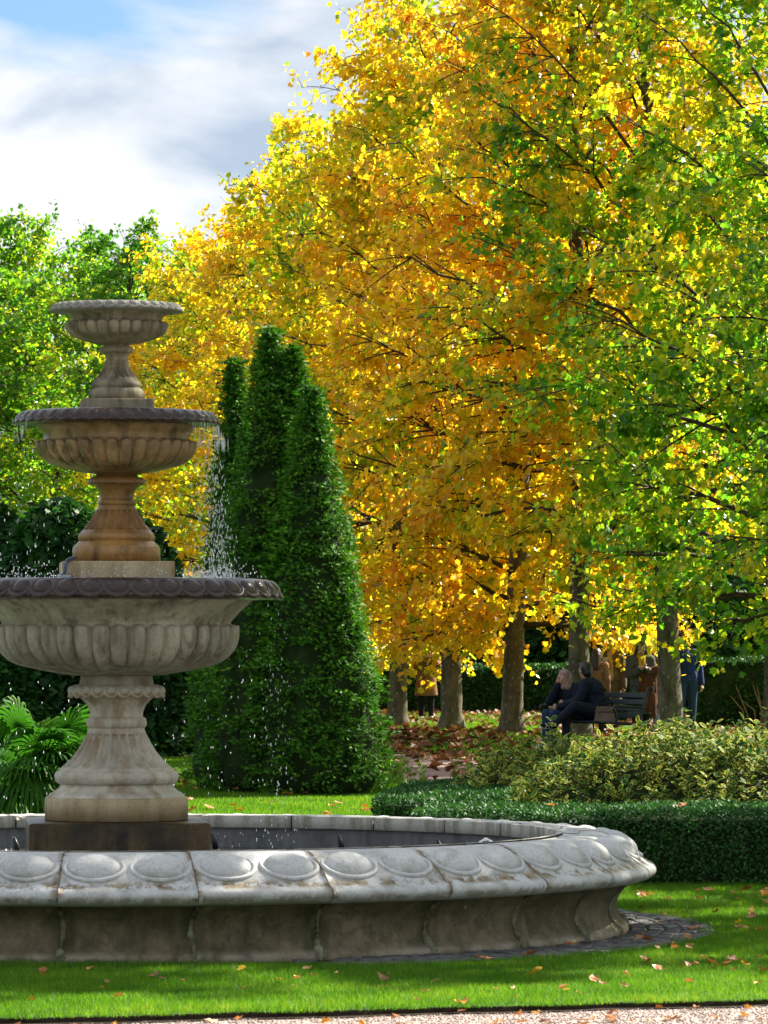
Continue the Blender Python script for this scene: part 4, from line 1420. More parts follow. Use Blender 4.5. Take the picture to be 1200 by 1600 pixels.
# ------------------------------------------------------------------ fan palm
palm = thing('fan_palm', 'green fan palm with arching fronds left of the fountain foot', 'palm', ((62 - 600) / FPX * 38.5, 38.5, 0))
r = np.random.default_rng(77)
MB().tube([(0, 0, 0), (0.02, 0, 0.25), (0.0, 0, 0.5)], [0.11, 0.10, 0.07], 10).build('trunk', M['dead_twig'], palm)


def frond(base, az, el, L, fan, droop, rnd, name='frond'):
    """fan leaf: stalk then a pleated half disc of narrow blades"""
    d = np.array([math.cos(az) * math.cos(el), math.sin(az) * math.cos(el), math.sin(el)])
    hub = base + d * L
    sag = np.array([0, 0, -0.06 * L])
    side = nrmz(np.cross(d, np.array([0, 0, 1.0])))
    V, F, A = [], [], []
    st, sf = tube_data(bez(base, (base + hub) / 2 - sag, hub, 5), [0.010, 0.009, 0.008, 0.007, 0.006], 4)
    V.extend(st.tolist())
    F.extend(sf)
    A += [rnd] * len(st)
    nb = 26
    up = np.cross(side, d)
    for k in range(nb):
        a = (k / (nb - 1) - 0.5) * RAD(215)
        bd = d * math.cos(a) + side * math.sin(a) + up * 0.10 * (1 if k % 2 else -1) * 0.4
        bd = nrmz(bd)
        bl = fan * (0.80 + 0.2 * math.cos(a)) * r.uniform(0.9, 1.06)
        w = np.cross(bd, up)
        i0 = len(V)
        for q, (t, ww) in enumerate(((0.0, 0.003), (0.40, 0.016), (0.70, 0.012), (1.0, 0.001))):
            dr = -droop * bl * max(0, t - 0.35) ** 1.6 * 1.8
            c = hub + bd * bl * t + np.array([0, 0, dr])
            V.append((c + w * ww).tolist())
            V.append((c - w * ww).tolist())
            A += [min(1, rnd + 0.35 * (t > 0.9)), min(1, rnd + 0.35 * (t > 0.9))]
        for q in range(3):
            j = i0 + q * 2
            F.append((j, j + 1, j + 3, j + 2))
    me = raw_mesh(name, np.array(V), F, False, {'rnd': np.array(A)})
    obj(name, me, M['palm_leaf'], palm)


for k in range(44):
    az = r.uniform(0, 2 * PI)
    el = RAD(r.uniform(5, 75)) if k < 30 else RAD(r.uniform(-20, 5))
    base = np.array([0.04 * math.cos(az), 0.04 * math.sin(az), r.uniform(0.35, 0.55)])
    frond(base, az, el, r.uniform(0.26, 0.52), r.uniform(0.34, 0.46), r.uniform(0.3, 0.8) if el > 0.3 else r.uniform(0.7, 1.2), r.uniform(0.2, 0.75))
palm2 = palm
palm = thing('fan_palm', 'second fan palm half hidden behind the fountain foot', 'palm', ((225 - 600) / FPX * 40.5, 40.5, 0))
MB().tube([(0, 0, 0), (0.0, 0, 0.35)], [0.10, 0.07], 10).build('trunk', M['dead_twig'], palm)
for k in range(12):
    az = r.uniform(0, 2 * PI)
    frond(np.array([0, 0, 0.3]), az, RAD(r.uniform(0, 50)), r.uniform(0.15, 0.24), r.uniform(0.20, 0.26), 0.4, r.uniform(0.3, 1.0))

# ------------------------------------------------------------------ grass, litter, pebbles (nobody could count them)
BLADE_V = np.array([(-0.5, 0, 0), (0.5, 0, 0), (0.25, 0, 0.6), (0.0, 0, 1.0)])


def grass(name, label, x, y, hgt, wid, seed, lean=0.45):
    r = np.random.default_rng(seed)
    n = len(x)
    h = r.uniform(0.5, 1.2, n) * hgt * (1 + 0.35 * vnoise(np.stack([x, y, 0 * x], 1), 4.0, 3).clip(-1, 1))
    az = r.uniform(0, 2 * PI, n)
    wv = np.stack([np.cos(az), np.sin(az), np.zeros(n)], 1) * (wid * r.uniform(0.7, 1.3, n))[:, None]
    la = r.uniform(0, 2 * PI, n)
    lv = np.stack([np.cos(la), np.sin(la), np.zeros(n)], 1) * (h * np.abs(r.normal(0, lean, n)))[:, None]
    base = np.stack([x, y, np.full(n, -0.004)], 1)
    V = np.empty((n, 3, 3))
    V[:, 0] = base - wv / 2
    V[:, 1] = base + wv / 2
    V[:, 2] = base + lv + np.stack([np.zeros(n), np.zeros(n), h], 1)
    F = np.arange(n * 3).reshape(n, 3)
    me = raw_mesh(name, V.reshape(-1, 3), F, False, {'rnd': np.repeat(r.uniform(0, 1, n), 3)})
    o = obj(name, me, M['grass'])
    tag(o, label, 'grass', None, 'stuff')


r = np.random.default_rng(91)
N = 560000
y = r.uniform(20.0, 31.2, N) 
x = r.uniform(-1, 1, N) * (600 / FPX * y + 0.45)
ok = (y > edge_y(x) - 0.03 + 0.02 * np.sin(x * 7.3) - 0.035 * vnoise(np.stack([x, 0 * x, 0 * x], 1), 14.0, 6).clip(-0.3, 1)) & (np.hypot(x - FX, y - FY) > np.interp(np.degrees(np.arctan2(y - FY, x - FX)), [-180, -78, -62, 180], [2.88, 2.88, 3.30, 3.30]) + 0.05 * np.sin(np.arctan2(y - FY, x - FX) * 40) * np.sin(np.arctan2(y - FY, x - FX) * 13))
ok &= ~((y > 28.5) & (x < 0.5))
grass('grass', 'bright short mown grass in front of the basin', x[ok], y[ok], 0.034, 0.0032, 1, 0.6)
N = 150000
y = r.uniform(42.5, 64, N)
x = r.uniform(-0.058, 0.004, N) * y + 0.0
grass('grass', 'sunlit short lawn between basin and conifers', x, y, 0.045, 0.008, 2)
N = 90000
y = r.uniform(62.5, 104, N)
x = r.uniform(-0.005, 0.083, N) * y
nz = vnoise(np.stack([x, y * 0.5, 0 * x], 1), 0.9, 8)
ok = (nz > -0.25) & ((np.stack([x, y], 1) - pc) @ pn > 1.4)
grass('grass', 'patchy grass under the avenue trees', x[ok], y[ok], 0.06, 0.014, 3)

LIT_F = LEAF_F
N = 9000
y = r.uniform(54, 103, N)
x = r.uniform(-0.012, 0.088, N) * y
w = (np.stack([x, y], 1) - pc) @ pn
nz = vnoise(np.stack([x, y * 0.5, 0 * x], 1), 0.9, 8)
p = np.where((w > -2.3) & (w < 1.0), 0.12, np.where(w < 2.2, 0.75, 0.36 - 0.36 * nz))
ok = r.uniform(0, 1, N) < p
x, y = x[ok], y[ok]
n = len(x)
up = np.array([0, 0, 1.0])
o = obj('fallen_leaves', scatter_mesh('fallen_leaves', LEAF_V * np.array([1, 1, 2.2]), LIT_F, np.stack([x, y, r.uniform(0.02, 0.055, n)], 1), up + r.normal(0, 0.28, (n, 3)), r.normal(0, 1, (n, 3)) * np.array([1, 1, 0.1]), r.uniform(0.09, 0.17, n), r.uniform(0, 1, n)), M['litter'])
tag(o, 'carpet of brown fallen leaves under the avenue trees', 'leaves', None, 'stuff')

N = 17000
y = r.uniform(19.0, 21.3, N)
x = r.uniform(-1, 1, N) * 1.95
ok = y < edge_y(x) - 0.03
x, y = x[ok], y[ok]
n = len(x)
OCT_V = np.array([(1, 0, 0), (0, 1, 0), (-1, 0, 0), (0, -1, 0), (0, 0, 0.7), (0, 0, -0.7)])
OCT_F = np.array([(0, 1, 4), (1, 2, 4), (2, 3, 4), (3, 0, 4), (1, 0, 5), (2, 1, 5), (3, 2, 5), (0, 3, 5)])
o = obj('pebbles', scatter_mesh('pebbles', OCT_V, OCT_F, np.stack([x, y, np.full(n, -0.028)], 1), up + r.normal(0, 0.3, (n, 3)), r.normal(0, 1, (n, 3)), r.uniform(0.003, 0.0075, n), r.uniform(0, 1, n)), M['pebble'])
tag(o, 'loose pinkish pebbles on the gravel path in front', 'pebbles', None, 'stuff')

# ------------------------------------------------------------------ single fallen leaves in front
fl_mes = []
for k in range(10):
    v = LEAF_V.copy()
    v[:, 2] = r.normal(0, 0.07, len(v)) + 0.28 * np.abs(v[:, 0]) * (1 if k % 2 else 0.3) + 0.20 * (v[:, 1] - 0.5) ** 2
    v[:, 0] *= (1.0, 0.75, 0.55)[k % 3]
    me = raw_mesh('fallen_leaf', v, LEAF_F, False, {'rnd': np.full(10, (k + 0.5) / 10)})
    me.materials.append(M['fallen_leaf'])
    fl_mes.append(me)
TONE = ['dark brown', 'dark brown', 'russet brown', 'russet brown', 'tan', 'tan', 'orange', 'orange', 'yellow', 'yellow']


def fallen(x, y, z, k, size, where, group):
    o = obj('fallen_leaf', fl_mes[k])
    o.location = (x, y, z)
    o.rotation_euler = (random.uniform(-0.45, 0.45), random.uniform(-0.45, 0.45), random.uniform(0, 6.28))
    o.scale = (size, size, size)
    tag(o, '%s %s fallen leaf %s' % ('small' if size < 0.045 else ('large' if size > 0.075 else 'medium'), TONE[k], where), 'leaf', group)
    return o


def fallen_px(px, py, k, size, z=0.03):
    Y = FPX * (CAM_H - z) / (py - 1000)
    X = (px - 600) / FPX * Y
    if Y < edge_y(X):
        where, z = 'on the gravel at the lawn edge', -0.02
    elif py > 1480 or px < 900:
        where = 'on the grass strip in front of the basin'
    else:
        where = 'on the grass right of the basin'
    if where.startswith('on the grass strip'):
        for lim, w in ((145, 'left of the first wall joint'), (357, 'between the first two wall joints'), (545, 'between second and third wall joints'), (712, 'between third and fourth wall joints'), (900, 'below the right part of the basin'), (1300, 'right of the basin foot')):
            if px < lim:
                where = 'on the front grass ' + w
                break
    elif where.startswith('on the gravel'):
        for lim, w in ((240, 'near the left frame edge'), (480, 'left of the middle'), (720, 'near the middle'), (960, 'right of the middle'), (1300, 'near the right frame edge')):
            if px < lim:
                where = 'on the gravel edge, ' + w
                break
    elif where.startswith('on the grass right'):
        where = 'on the right grass ' + ('close below the hedge' if py < 1420 else ('level with the cobbles' if py < 1470 else 'in front of the cobbles'))
    if py in (1516, 1562):
        where = {1516: 'upright on the sunlit grass below the wall joint', 1562: 'largest of the gravel edge leaves'}[py]
    fallen(X, Y, z, k, size, where, 'fallen leaves, %s' % where)


for px, py, k, s in ((846, 1516, 9, 0.088), (720, 1562, 7, 0.085), (318, 1577, 4, 0.075), (482, 1511, 5, 0.085), (365, 1575, 6, 0.05), (112, 1582, 5, 0.06), (180, 1586, 7, 0.07),
                     (10, 1588, 4, 0.07), (1104, 1389, 3, 0.07), (1170, 1392, 3, 0.085), (1183, 1400, 8, 0.06), (1168, 1422, 8, 0.05), (1172, 1426, 2, 0.08), (1098, 1452, 3, 0.11), (1040, 1405, 7, 0.04),
                     (1160, 1439, 9, 0.06), (1160, 1446, 6, 0.05), (1000, 1396, 3, 0.07), (872, 1543, 6, 0.05), (920, 1529, 3, 0.06), (1070, 1531, 7, 0.05), (1050, 1474, 7, 0.06), (1085, 1476, 2, 0.05),
                     (600, 1523, 1, 0.09), (385, 1512, 9, 0.05), (443, 1530, 8, 0.045), (378, 1546, 5, 0.06), (140, 1511, 6, 0.05), (60, 1516, 4, 0.05), (180, 1553, 6, 0.05), (840, 1489, 3, 0.08),
                     (740, 1497, 3, 0.10), (805, 1570, 4, 0.07), (955, 1563, 4, 0.07), (830, 1563, 8, 0.05), (1035, 1556, 2, 0.08), (1085, 1558, 4, 0.07), (1175, 1556, 7, 0.06), (620, 1573, 2, 0.07), (500, 1578, 7, 0.06),
                     (1118, 1427, 5, 0.09), (1020, 1500, 3, 0.07), (890, 1475, 3, 0.07), (1140, 1500, 6, 0.05), (1165, 1505, 7, 0.06)):
    fallen_px(px, py, k, s)
rr_ = random.Random(4)
for q in range(150):
    zone = rr_.random()
    if zone < 0.55:                      # gathered along the gravel edge
        px = rr_.uniform(0, 1200)
        Y = edge_y((px - 600) / FPX * 20.6) - abs(rr_.gauss(0.03, 0.05))
        py = 1000 + FPX * (CAM_H + 0.02) / Y
        s = rr_.uniform(0.03, 0.065)
    elif zone < 0.75:
        px, py, s = rr_.uniform(0, 1200), rr_.uniform(1512, 1565), rr_.uniform(0.03, 0.055)
    else:
        px, py, s = rr_.uniform(990, 1200), rr_.uniform(1388, 1510), rr_.uniform(0.035, 0.07)
    fallen_px(px, py, rr_.choice((0, 1, 2, 2, 3, 3, 4, 4, 5, 6, 7, 8)), s)
for q in range(46):
    px, py = rr_.uniform(245, 590), rr_.uniform(1196, 1272)
    Y = FPX * (CAM_H - 0.04) / (py - 1000)
    fallen((px - 600) / FPX * Y, Y, 0.04, rr_.choice((2, 3, 3, 6, 6, 7)), rr_.uniform(0.07, 0.13), 'on the far lawn, ' + ('left of the conifers' if px < 310 else ('below the slim conifer' if px < 400 else ('below the forked conifer' if px < 490 else 'below the right conifer'))), 'fallen leaves on the far lawn')
# a couple caught in the hedge and the shrubs
for x, y, z, k, s in ((1.62, 34.2, 0.55, 2, 0.11), (2.05, 35.0, 0.50, 3, 0.10), (2.52, 34.2, 0.62, 2, 0.12), (1.1, 31.9, 0.50, 6, 0.09), (2.0, 31.2, 0.50, 3, 0.09)):
    o = fallen(x, y, z, k, s, 'caught on top of the hedge and shrubs', 'fallen leaves caught in the bed')

# ------------------------------------------------------------------ falling water
r = np.random.default_rng(15)
DR_V = OCT_V * np.array([1, 1, 1])


def drops(name, label, pos, w, l):
    n = len(pos)
    # small elongated beads, long axis vertical
    tv = np.array([(math.cos(a) * q, math.sin(a) * q, z) for z, q in ((-0.55, 0.75), (0.25, 0.8)) for a in (0, PI / 2, PI, 3 * PI / 2)] + [(0, 0, -1.0), (0, 0, 1.0)])
    tf = np.array([(i, (i + 1) % 4, 4 + (i + 1) % 4) for i in range(4)] + [(i, 4 + (i + 1) % 4, 4 + i) for i in range(4)] + [((i + 1) % 4, i, 8) for i in range(4)] + [(4 + i, 4 + (i + 1) % 4, 9) for i in range(4)])
    ww = w * r.uniform(0.6, 1.4, n)
    ll = l * r.uniform(0.6, 1.7, n)
    V = pos[:, None, :] + np.stack([tv[None, :, 0] * ww[:, None], tv[None, :, 1] * ww[:, None], tv[None, :, 2] * ll[:, None]], 2)
    F = (tf[None] + (np.arange(n) * 10)[:, None, None]).reshape(-1, 3)
    o = obj(name, raw_mesh(name, V.reshape(-1, 3), F), M['drops'])
    tag(o, label, 'water', None, 'stuff')


def curtain(n, rad, z0, z1, th0=-PI, th1=PI, spread=0.03):
    th = r.uniform(th0, th1, n)
    t = r.uniform(0, 1, n) ** 0.7
    z = z0 + (z1 - z0) * t
    q = rad + 0.05 * t + r.normal(0, spread, n) * (0.3 + t)
    return np.stack([FX + q * np.cos(th), FY + q * np.sin(th), z], 1)


c1 = np.concatenate([curtain(620, rr(154), zz(664), zz(903), RAD(-42), RAD(38), 0.035), curtain(170, rr(158), zz(664), zz(903), RAD(-25), RAD(205), 0.05)])
tt_ = np.linspace(0, 1, 70)
thr = np.concatenate([curtain(70, rr(157), zz(664), zz(700), RAD(-40), RAD(25), 0.006), curtain(12, rr(158), zz(664), zz(690), RAD(195), RAD(215), 0.006)])
drops('water_threads', 'thin threads of water leaving the lip of the middle bowl', thr, 0.0016, 0.030)
drops('falling_drops', 'sparkling curtain of drops falling from the middle bowl', c1, 0.0019, 0.008)
c2 = np.concatenate([curtain(520, rr(255), zz(936), 0.36, RAD(-30), RAD(210), 0.06), curtain(120, rr(255), zz(936), 0.36, RAD(-160), RAD(-140), 0.05)])
drops('falling_drops', 'scattered drops falling from the low bowl to the pool', c2, 0.0021, 0.0065)
n = 900
th = np.concatenate([r.uniform(RAD(-40), RAD(35), 520), r.uniform(-PI, PI, 380)])
q = rr(165) + r.normal(0, 0.09, n)
h = np.abs(r.normal(0, 0.035, n))
drops('splash', 'low white splash on the water of the low bowl', np.stack([FX + q * np.cos(th), FY + q * np.sin(th), zz(907) + h], 1), 0.0026, 0.004)
th = r.uniform(-PI, PI, 500)
q = rr(262) + r.normal(0, 0.12, 500)
h = np.abs(r.normal(0, 0.022, 500))
drops('splash', 'flecks of splash around the pool where drops land', np.stack([FX + q * np.cos(th), FY + q * np.sin(th), 0.352 + h], 1), 0.004, 0.006)
x0 = (738 - 600) / FPX * 26.6
jp = [(x0 + 0.155 * t, 26.6, 0.352 + 0.245 * t * (1 - t) * 1.7 * 1.0 + 0.03) for t in np.linspace(0, 1, 18)]
jet = MB().tube(jp, [0.007 + 0.003 * math.sin(k * 1.7) for k in range(18)], 7).build('water_jet', M['drops'])
tag(jet, 'thin clear arc of water in the pool near the right rim', 'water jet')
n = 260
th = r.uniform(0, 2 * PI, n)
q = np.abs(r.normal(0, 0.10, n))
drops('splash', 'white foam of a jet left of the dark plinth', np.stack([(22 - 600) / FPX * 25.6 + q * np.cos(th), 25.6 + q * np.sin(th), 0.36 + np.abs(r.normal(0, 0.03, n))], 1), 0.007, 0.008)

# ------------------------------------------------------------------ people, bench and bags
CLOTH = {}


def cloth(name, col, rough=0.85, var=0.3):
    if name not in CLOTH:
        CLOTH[name] = plain('cloth_' + name, col, rough, 0.2, 0, var, 14, 0.6, 60)
    return CLOTH[name]


SKIN = {'light': plain('skin_light', (0.52, 0.31, 0.22), 0.5, 0.4, 0, 0.12, 20), 'tan': plain('skin_tan', (0.42, 0.23, 0.14), 0.5, 0.4, 0, 0.12, 20)}
HAIR = {'black': plain('hair_black', (0.012, 0.009, 0.008), 0.45, 0.5, 0, 0.4, 30), 'brown': plain('hair_brown', (0.030, 0.014, 0.009), 0.45, 0.5, 0, 0.4, 30), 'blonde': plain('hair_blonde', (0.36, 0.23, 0.12), 0.5, 0.5, 0, 0.4, 30)}
EYE = plain('eye_dark', (0.02, 0.014, 0.01), 0.3, 0.5)
LIP = plain('lips', (0.30, 0.09, 0.07), 0.5, 0.4)


def capsule(mb, p0, p1, r0, r1, nu=10):
    p0, p1 = np.array(p0, float), np.array(p1, float)
    d = p1 - p0
    L = np.linalg.norm(d)
    d = d / L if L > 1e-6 else np.array([0, 0, 1.0])
    ref = np.array([1.0, 0, 0]) if abs(d[0]) < 0.8 else np.array([0, 1.0, 0])
    u = nrmz(np.cross(d, ref))
    w = np.cross(d, u)
    rings = []
    for k in range(1, 4):
        a = -PI / 2 + PI / 2 * k / 3
        rings.append((p0 + d * r0 * math.sin(a), r0 * math.cos(a)))
    for k in range(0, 3):
        a = PI / 2 * k / 3
        rings.append((p1 + d * r1 * math.sin(a), r1 * math.cos(a)))
    V = [p0 - d * r0]
    an = np.arange(nu) * 2 * PI / nu
    for c, q in rings:
        V.extend(c + q * (math.cos(a) * u + math.sin(a) * w) for a in an)
    V.append(p1 + d * r1)
    F = [(0, 1 + (j + 1) % nu, 1 + j) for j in range(nu)]
    for i in range(len(rings) - 1):
        for j in range(nu):
            a, b_ = 1 + i * nu + j, 1 + i * nu + (j + 1) % nu
            F.append((a, b_, b_ + nu, a + nu))
    top = len(V) - 1
    base = 1 + (len(rings) - 1) * nu
    F += [(base + j, base + (j + 1) % nu, top) for j in range(nu)]
    mb.add(np.array(V), F)


def frustum(mb, c0, r0, c1, r1, nu=18):
    """elliptic frustum, r = (rx, ry)"""
    a = np.arange(nu) * 2 * PI / nu
    V = [np.stack([c[0] + r[0] * np.cos(a), c[1] + r[1] * np.sin(a), np.full(nu, c[2])], 1) for c, r in ((c0, r0), (c1, r1))]
    F = [(j, (j + 1) % nu, nu + (j + 1) % nu, nu + j) for j in range(nu)] + [tuple(range(nu - 1, -1, -1)), tuple(range(nu, 2 * nu))]
    mb.add(np.concatenate(V), F)


def fused(name, mb, voxel, mat, parent, smooth=3):
    """one continuous skin over the overlapping shapes"""
    me = mb.mesh('tmp')
    o = bpy.data.objects.new('tmp', me)
    COL.objects.link(o)
    md = o.modifiers.new('r', 'REMESH')
    md.mode = 'VOXEL'
    md.voxel_size = voxel
    if smooth:
        sm = o.modifiers.new('s', 'SMOOTH')
        sm.factor = 0.5
        sm.iterations = smooth
    dg = bpy.context.evaluated_depsgraph_get()
    ev = o.evaluated_get(dg)
    new = bpy.data.meshes.new_from_object(ev)
    bpy.data.objects.remove(o)
    bpy.data.meshes.remove(me)
    new.name = name
    new.materials.clear()
    new.shade_smooth()
    return obj(name, new, mat, parent)


BASEJ = dict(pelvis=(0, 0, .90), waist=(0, 0, 1.05), chest=(0, 0, 1.24), neck=(0, 0.01, 1.37), head=(0, -0.015, 1.52),
             shL=(.165, 0, 1.33), shR=(-.165, 0, 1.33), elL=(.215, .03, 1.07), elR=(-.215, .03, 1.07), wrL=(.215, -.05, .84), wrR=(-.215, -.05, .84),
             hiL=(.085, 0, .87), hiR=(-.085, 0, .87), knL=(.095, -.015, .48), knR=(-.095, -.015, .48), anL=(.095, .02, .085), anR=(-.095, .02, .085), toL=(.115, -.14, .035), toR=(-.115, -.14, .035))
UPPER = ('waist', 'chest', 'neck', 'head', 'shL', 'shR', 'elL', 'elR', 'wrL', 'wrR')


def rotz(v, a):
    c, s_ = math.cos(a), math.sin(a)
    return (v[0] * c - v[1] * s_, v[0] * s_ + v[1] * c, v[2])


def hand(mb, w, d, side, curl):
    w, d, side = np.array(w, float), nrmz(np.array(d, float)), np.array(side, float)
    side = nrmz(side - side.dot(d) * d)
    pal = np.cross(d, side)
    capsule(mb, w, w + d * 0.07, 0.026, 0.032)
    capsule(mb, w + d * 0.05 - side * 0.016, w + d * 0.075 + side * 0.022, 0.020, 0.020)
    for k, L in enumerate((0.066, 0.076, 0.070, 0.054)):
        a = w + d * 0.082 + side * (0.030 - k * 0.020)
        b_ = a + (d * math.cos(curl * 0.5) + pal * math.sin(curl * 0.5)) * L * 0.55
        c = b_ + (d * math.cos(curl * 1.4) + pal * math.sin(curl * 1.4)) * L * 0.5
        capsule(mb, a, b_, 0.0095, 0.009, 6)
        capsule(mb, b_, c, 0.009, 0.0075, 6)
    t0 = w + d * 0.03 + side * 0.028
    t1 = t0 + nrmz(d * 0.6 + side * 0.8) * 0.038
    t2 = t1 + nrmz(d * 0.9 + side * 0.2 + pal * 0.4) * 0.030
    capsule(mb, t0, t1, 0.0115, 0.010, 6)
    capsule(mb, t1, t2, 0.010, 0.008, 6)


def person(label, loc, rz, height, pose=None, skin='light', top=None, coat=None, hem=None, legs=None, shoes=None, sole=None, hair=None, hairstyle='short',
           scarf=None, twist=0.0, face=(0, 0), handdir=None, curl=0.7, head_cover=None, collar=None, stock=1.0, skirt=None, inner=None, headless=False):
    t = thing('person', label, 'person', loc, rz)
    k = height / 1.65
    t.scale = (k, k, k)
    J = dict(BASEJ)
    J.update(pose or {})
    if twist:
        px_, py_, _ = J['pelvis']
        for q in UPPER:
            v = J[q]
            w = rotz((v[0] - px_, v[1] - py_, v[2]), twist)
            J[q] = (w[0] + px_, w[1] + py_, w[2])
    A = {q: np.array(v, float) for q, v in J.items()}
    yaw, pitch = face
    yaw += twist
    HR = Matrix.Rotation(yaw, 3, 'Z') @ Matrix.Rotation(pitch, 3, 'X')

    def hp(x, y, z):
        return A['head'] + np.array(HR @ Vector((x, y, z)))

    b = MB()
    # head: skull, jaw, nose, ears
    capsule(b, hp(0, 0.012, 0.03), hp(0, 0.005, 0.045), 0.088, 0.082, 12)
    capsule(b, hp(0, -0.025, -0.05), hp(0, -0.02, 0.01), 0.056, 0.070, 12)
    capsule(b, hp(0, -0.050, -0.085), hp(0, -0.045, -0.06), 0.030, 0.036)
    capsule(b, hp(0, -0.094, 0.012), hp(0, -0.110, -0.022), 0.009, 0.014, 8)
    for sx in (-1, 1):
        capsule(b, hp(sx * 0.082, 0.01, -0.015), hp(sx * 0.084, 0.012, 0.02), 0.012, 0.014, 8)
    capsule(b, A['neck'] - (0, 0, 0.03), hp(0, 0.01, -0.05), 0.052, 0.050)
    # trunk and limbs
    capsule(b, A['pelvis'] + (0.055, 0, 0), A['waist'] + (0.04, 0, 0), 0.095 * stock, 0.082 * stock)
    capsule(b, A['pelvis'] - (0.055, 0, 0), A['waist'] - (0.04, 0, 0), 0.095 * stock, 0.082 * stock)
    capsule(b, A['waist'], A['chest'], 0.10 * stock, 0.115 * stock)
    capsule(b, A['shL'], A['shR'], 0.058, 0.058)
    capsule(b, A['chest'], A['neck'], 0.10, 0.05)
    for s_, sx in (('L', 1), ('R', -1)):
        capsule(b, A['sh' + s_], A['el' + s_], 0.050, 0.039)
        capsule(b, A['el' + s_], A['wr' + s_], 0.038, 0.026)
        capsule(b, A['hi' + s_], A['kn' + s_], 0.085 * stock, 0.056)
        capsule(b, A['kn' + s_], A['an' + s_], 0.054, 0.036)
        capsule(b, A['an' + s_], A['to' + s_], 0.036, 0.028)
        dd = (handdir or {}).get(s_) or tuple(A['wr' + s_] - A['el' + s_])
        hand(b, A['wr' + s_], dd, (-sx * 0.3, -1, 0.3), curl)
    fused('body', b, 0.0105, SKIN[skin], t, 2)
    # face
    for sx in (-1, 1):
        MB().ball(hp(sx * 0.031, -0.083, 0.012), (0.013, 0.008, 0.008), 8, 5).build('eye', EYE, t)
        MB().ball(hp(sx * 0.031, -0.086, 0.032), (0.018, 0.007, 0.004), 8, 5).build('eyebrow', HAIR['brown'], t)
    MB().ball(hp(0, -0.079, -0.062), (0.023, 0.009, 0.008), 8, 5).build('mouth', LIP, t)
    if hair and hairstyle != 'none':
        b = MB()
        capsule(b, hp(0, 0.028, 0.045), hp(0, 0.018, 0.062), 0.094, 0.086, 12)
        if hairstyle == 'short':
            capsule(b, hp(0, 0.055, -0.02), hp(0, 0.04, 0.04), 0.072, 0.082, 12)
            capsule(b, hp(-0.05, -0.05, 0.10), hp(0.05, -0.05, 0.10), 0.032, 0.032)
        else:
            for sx in (-1, 1):
                capsule(b, hp(sx * 0.062, 0.0, 0.06), hp(sx * 0.086, 0.005, -0.06), 0.036, 0.034)
                capsule(b, hp(sx * 0.086, 0.005, -0.06), hp(sx * 0.10, -0.02, -0.20), 0.034, 0.038)
                capsule(b, hp(sx * 0.10, -0.02, -0.20), hp(sx * 0.105, -0.06, -0.34), 0.038, 0.020)
            capsule(b, hp(0, 0.06, 0.0), hp(0, 0.085, -0.24), 0.085, 0.070)
        fused('hair', b, 0.011, HAIR[hair], t, 2)
    if head_cover:
        b = MB()
        capsule(b, hp(0, 0.03, 0.03), hp(0, 0.02, 0.05), 0.104, 0.098, 12)
        for sx in (-1, 1):
            capsule(b, hp(sx * 0.055, -0.01, 0.08), hp(sx * 0.078, -0.015, -0.05), 0.032, 0.034)
            capsule(b, hp(sx * 0.078, -0.015, -0.05), hp(0, -0.05, -0.125), 0.034, 0.042)
        capsule(b, hp(0, 0.06, -0.02), A['neck'] + (0, 0.02, 0), 0.082, 0.085)
        capsule(b, A['neck'] + (-0.05, -0.01, 0), A['neck'] + (0.05, -0.01, 0), 0.075, 0.075)
        fused('head_scarf', b, 0.012, head_cover, t, 3)
    # legs
    if legs is not None:
        b = MB()
        capsule(b, A['pelvis'] + (0.05, 0, 0.02), A['pelvis'] - (0.05, 0, -0.02), 0.115 * stock, 0.115 * stock)
        for s_ in 'LR':
            capsule(b, A['hi' + s_], A['kn' + s_], 0.100 * stock, 0.070)
            e = A['kn' + s_] + (A['an' + s_] - A['kn' + s_]) * 0.93
            capsule(b, A['kn' + s_], e, 0.070, 0.053)
        fused('trousers', b, 0.013, legs, t, 2)
    if shoes is not None:
        for s_ in 'LR':
            b = MB()
            capsule(b, A['an' + s_] + (0, 0.01, -0.02), A['to' + s_], 0.047, 0.038)
            capsule(b, A['an' + s_] + (0, 0.01, -0.02), A['an' + s_] + (A['kn' + s_] - A['an' + s_]) * 0.16, 0.046, 0.044)
            so = fused('shoe', b, 0.010, shoes, t, 2)
            if sole is not None:
                d = A['to' + s_] - A['an' + s_]
                dn = nrmz(np.cross(np.array([1.0, 0, 0]), d))
                if dn[2] > 0:
                    dn = -dn
                b = MB()
                capsule(b, A['an' + s_] + dn * 0.035 - d * 0.15, A['to' + s_] + dn * 0.022 + d * 0.1, 0.030, 0.026)
                fused('sole', b, 0.010, sole, so, 1)
                for q in range(4):
                    c = A['an' + s_] + d * (0.1 + 0.27 * q)
                    MB().tube([c + np.array([0.036, 0, -0.03]), c + np.array([0.046, 0, 0.0]) - d * 0.10, c + np.array([0.030, 0, 0.035])], [0.008, 0.008, 0.006], 5).build('stripe', sole, so)
    if skirt is not None:
        mat, z1 = skirt
        b = MB()
        frustum(b, (A['pelvis'][0], A['pelvis'][1], z1), (0.20, 0.165), (A['waist'][0], A['waist'][1], A['waist'][2]), (0.15, 0.125))
        fused('skirt', b, 0.014, mat, t, 2)
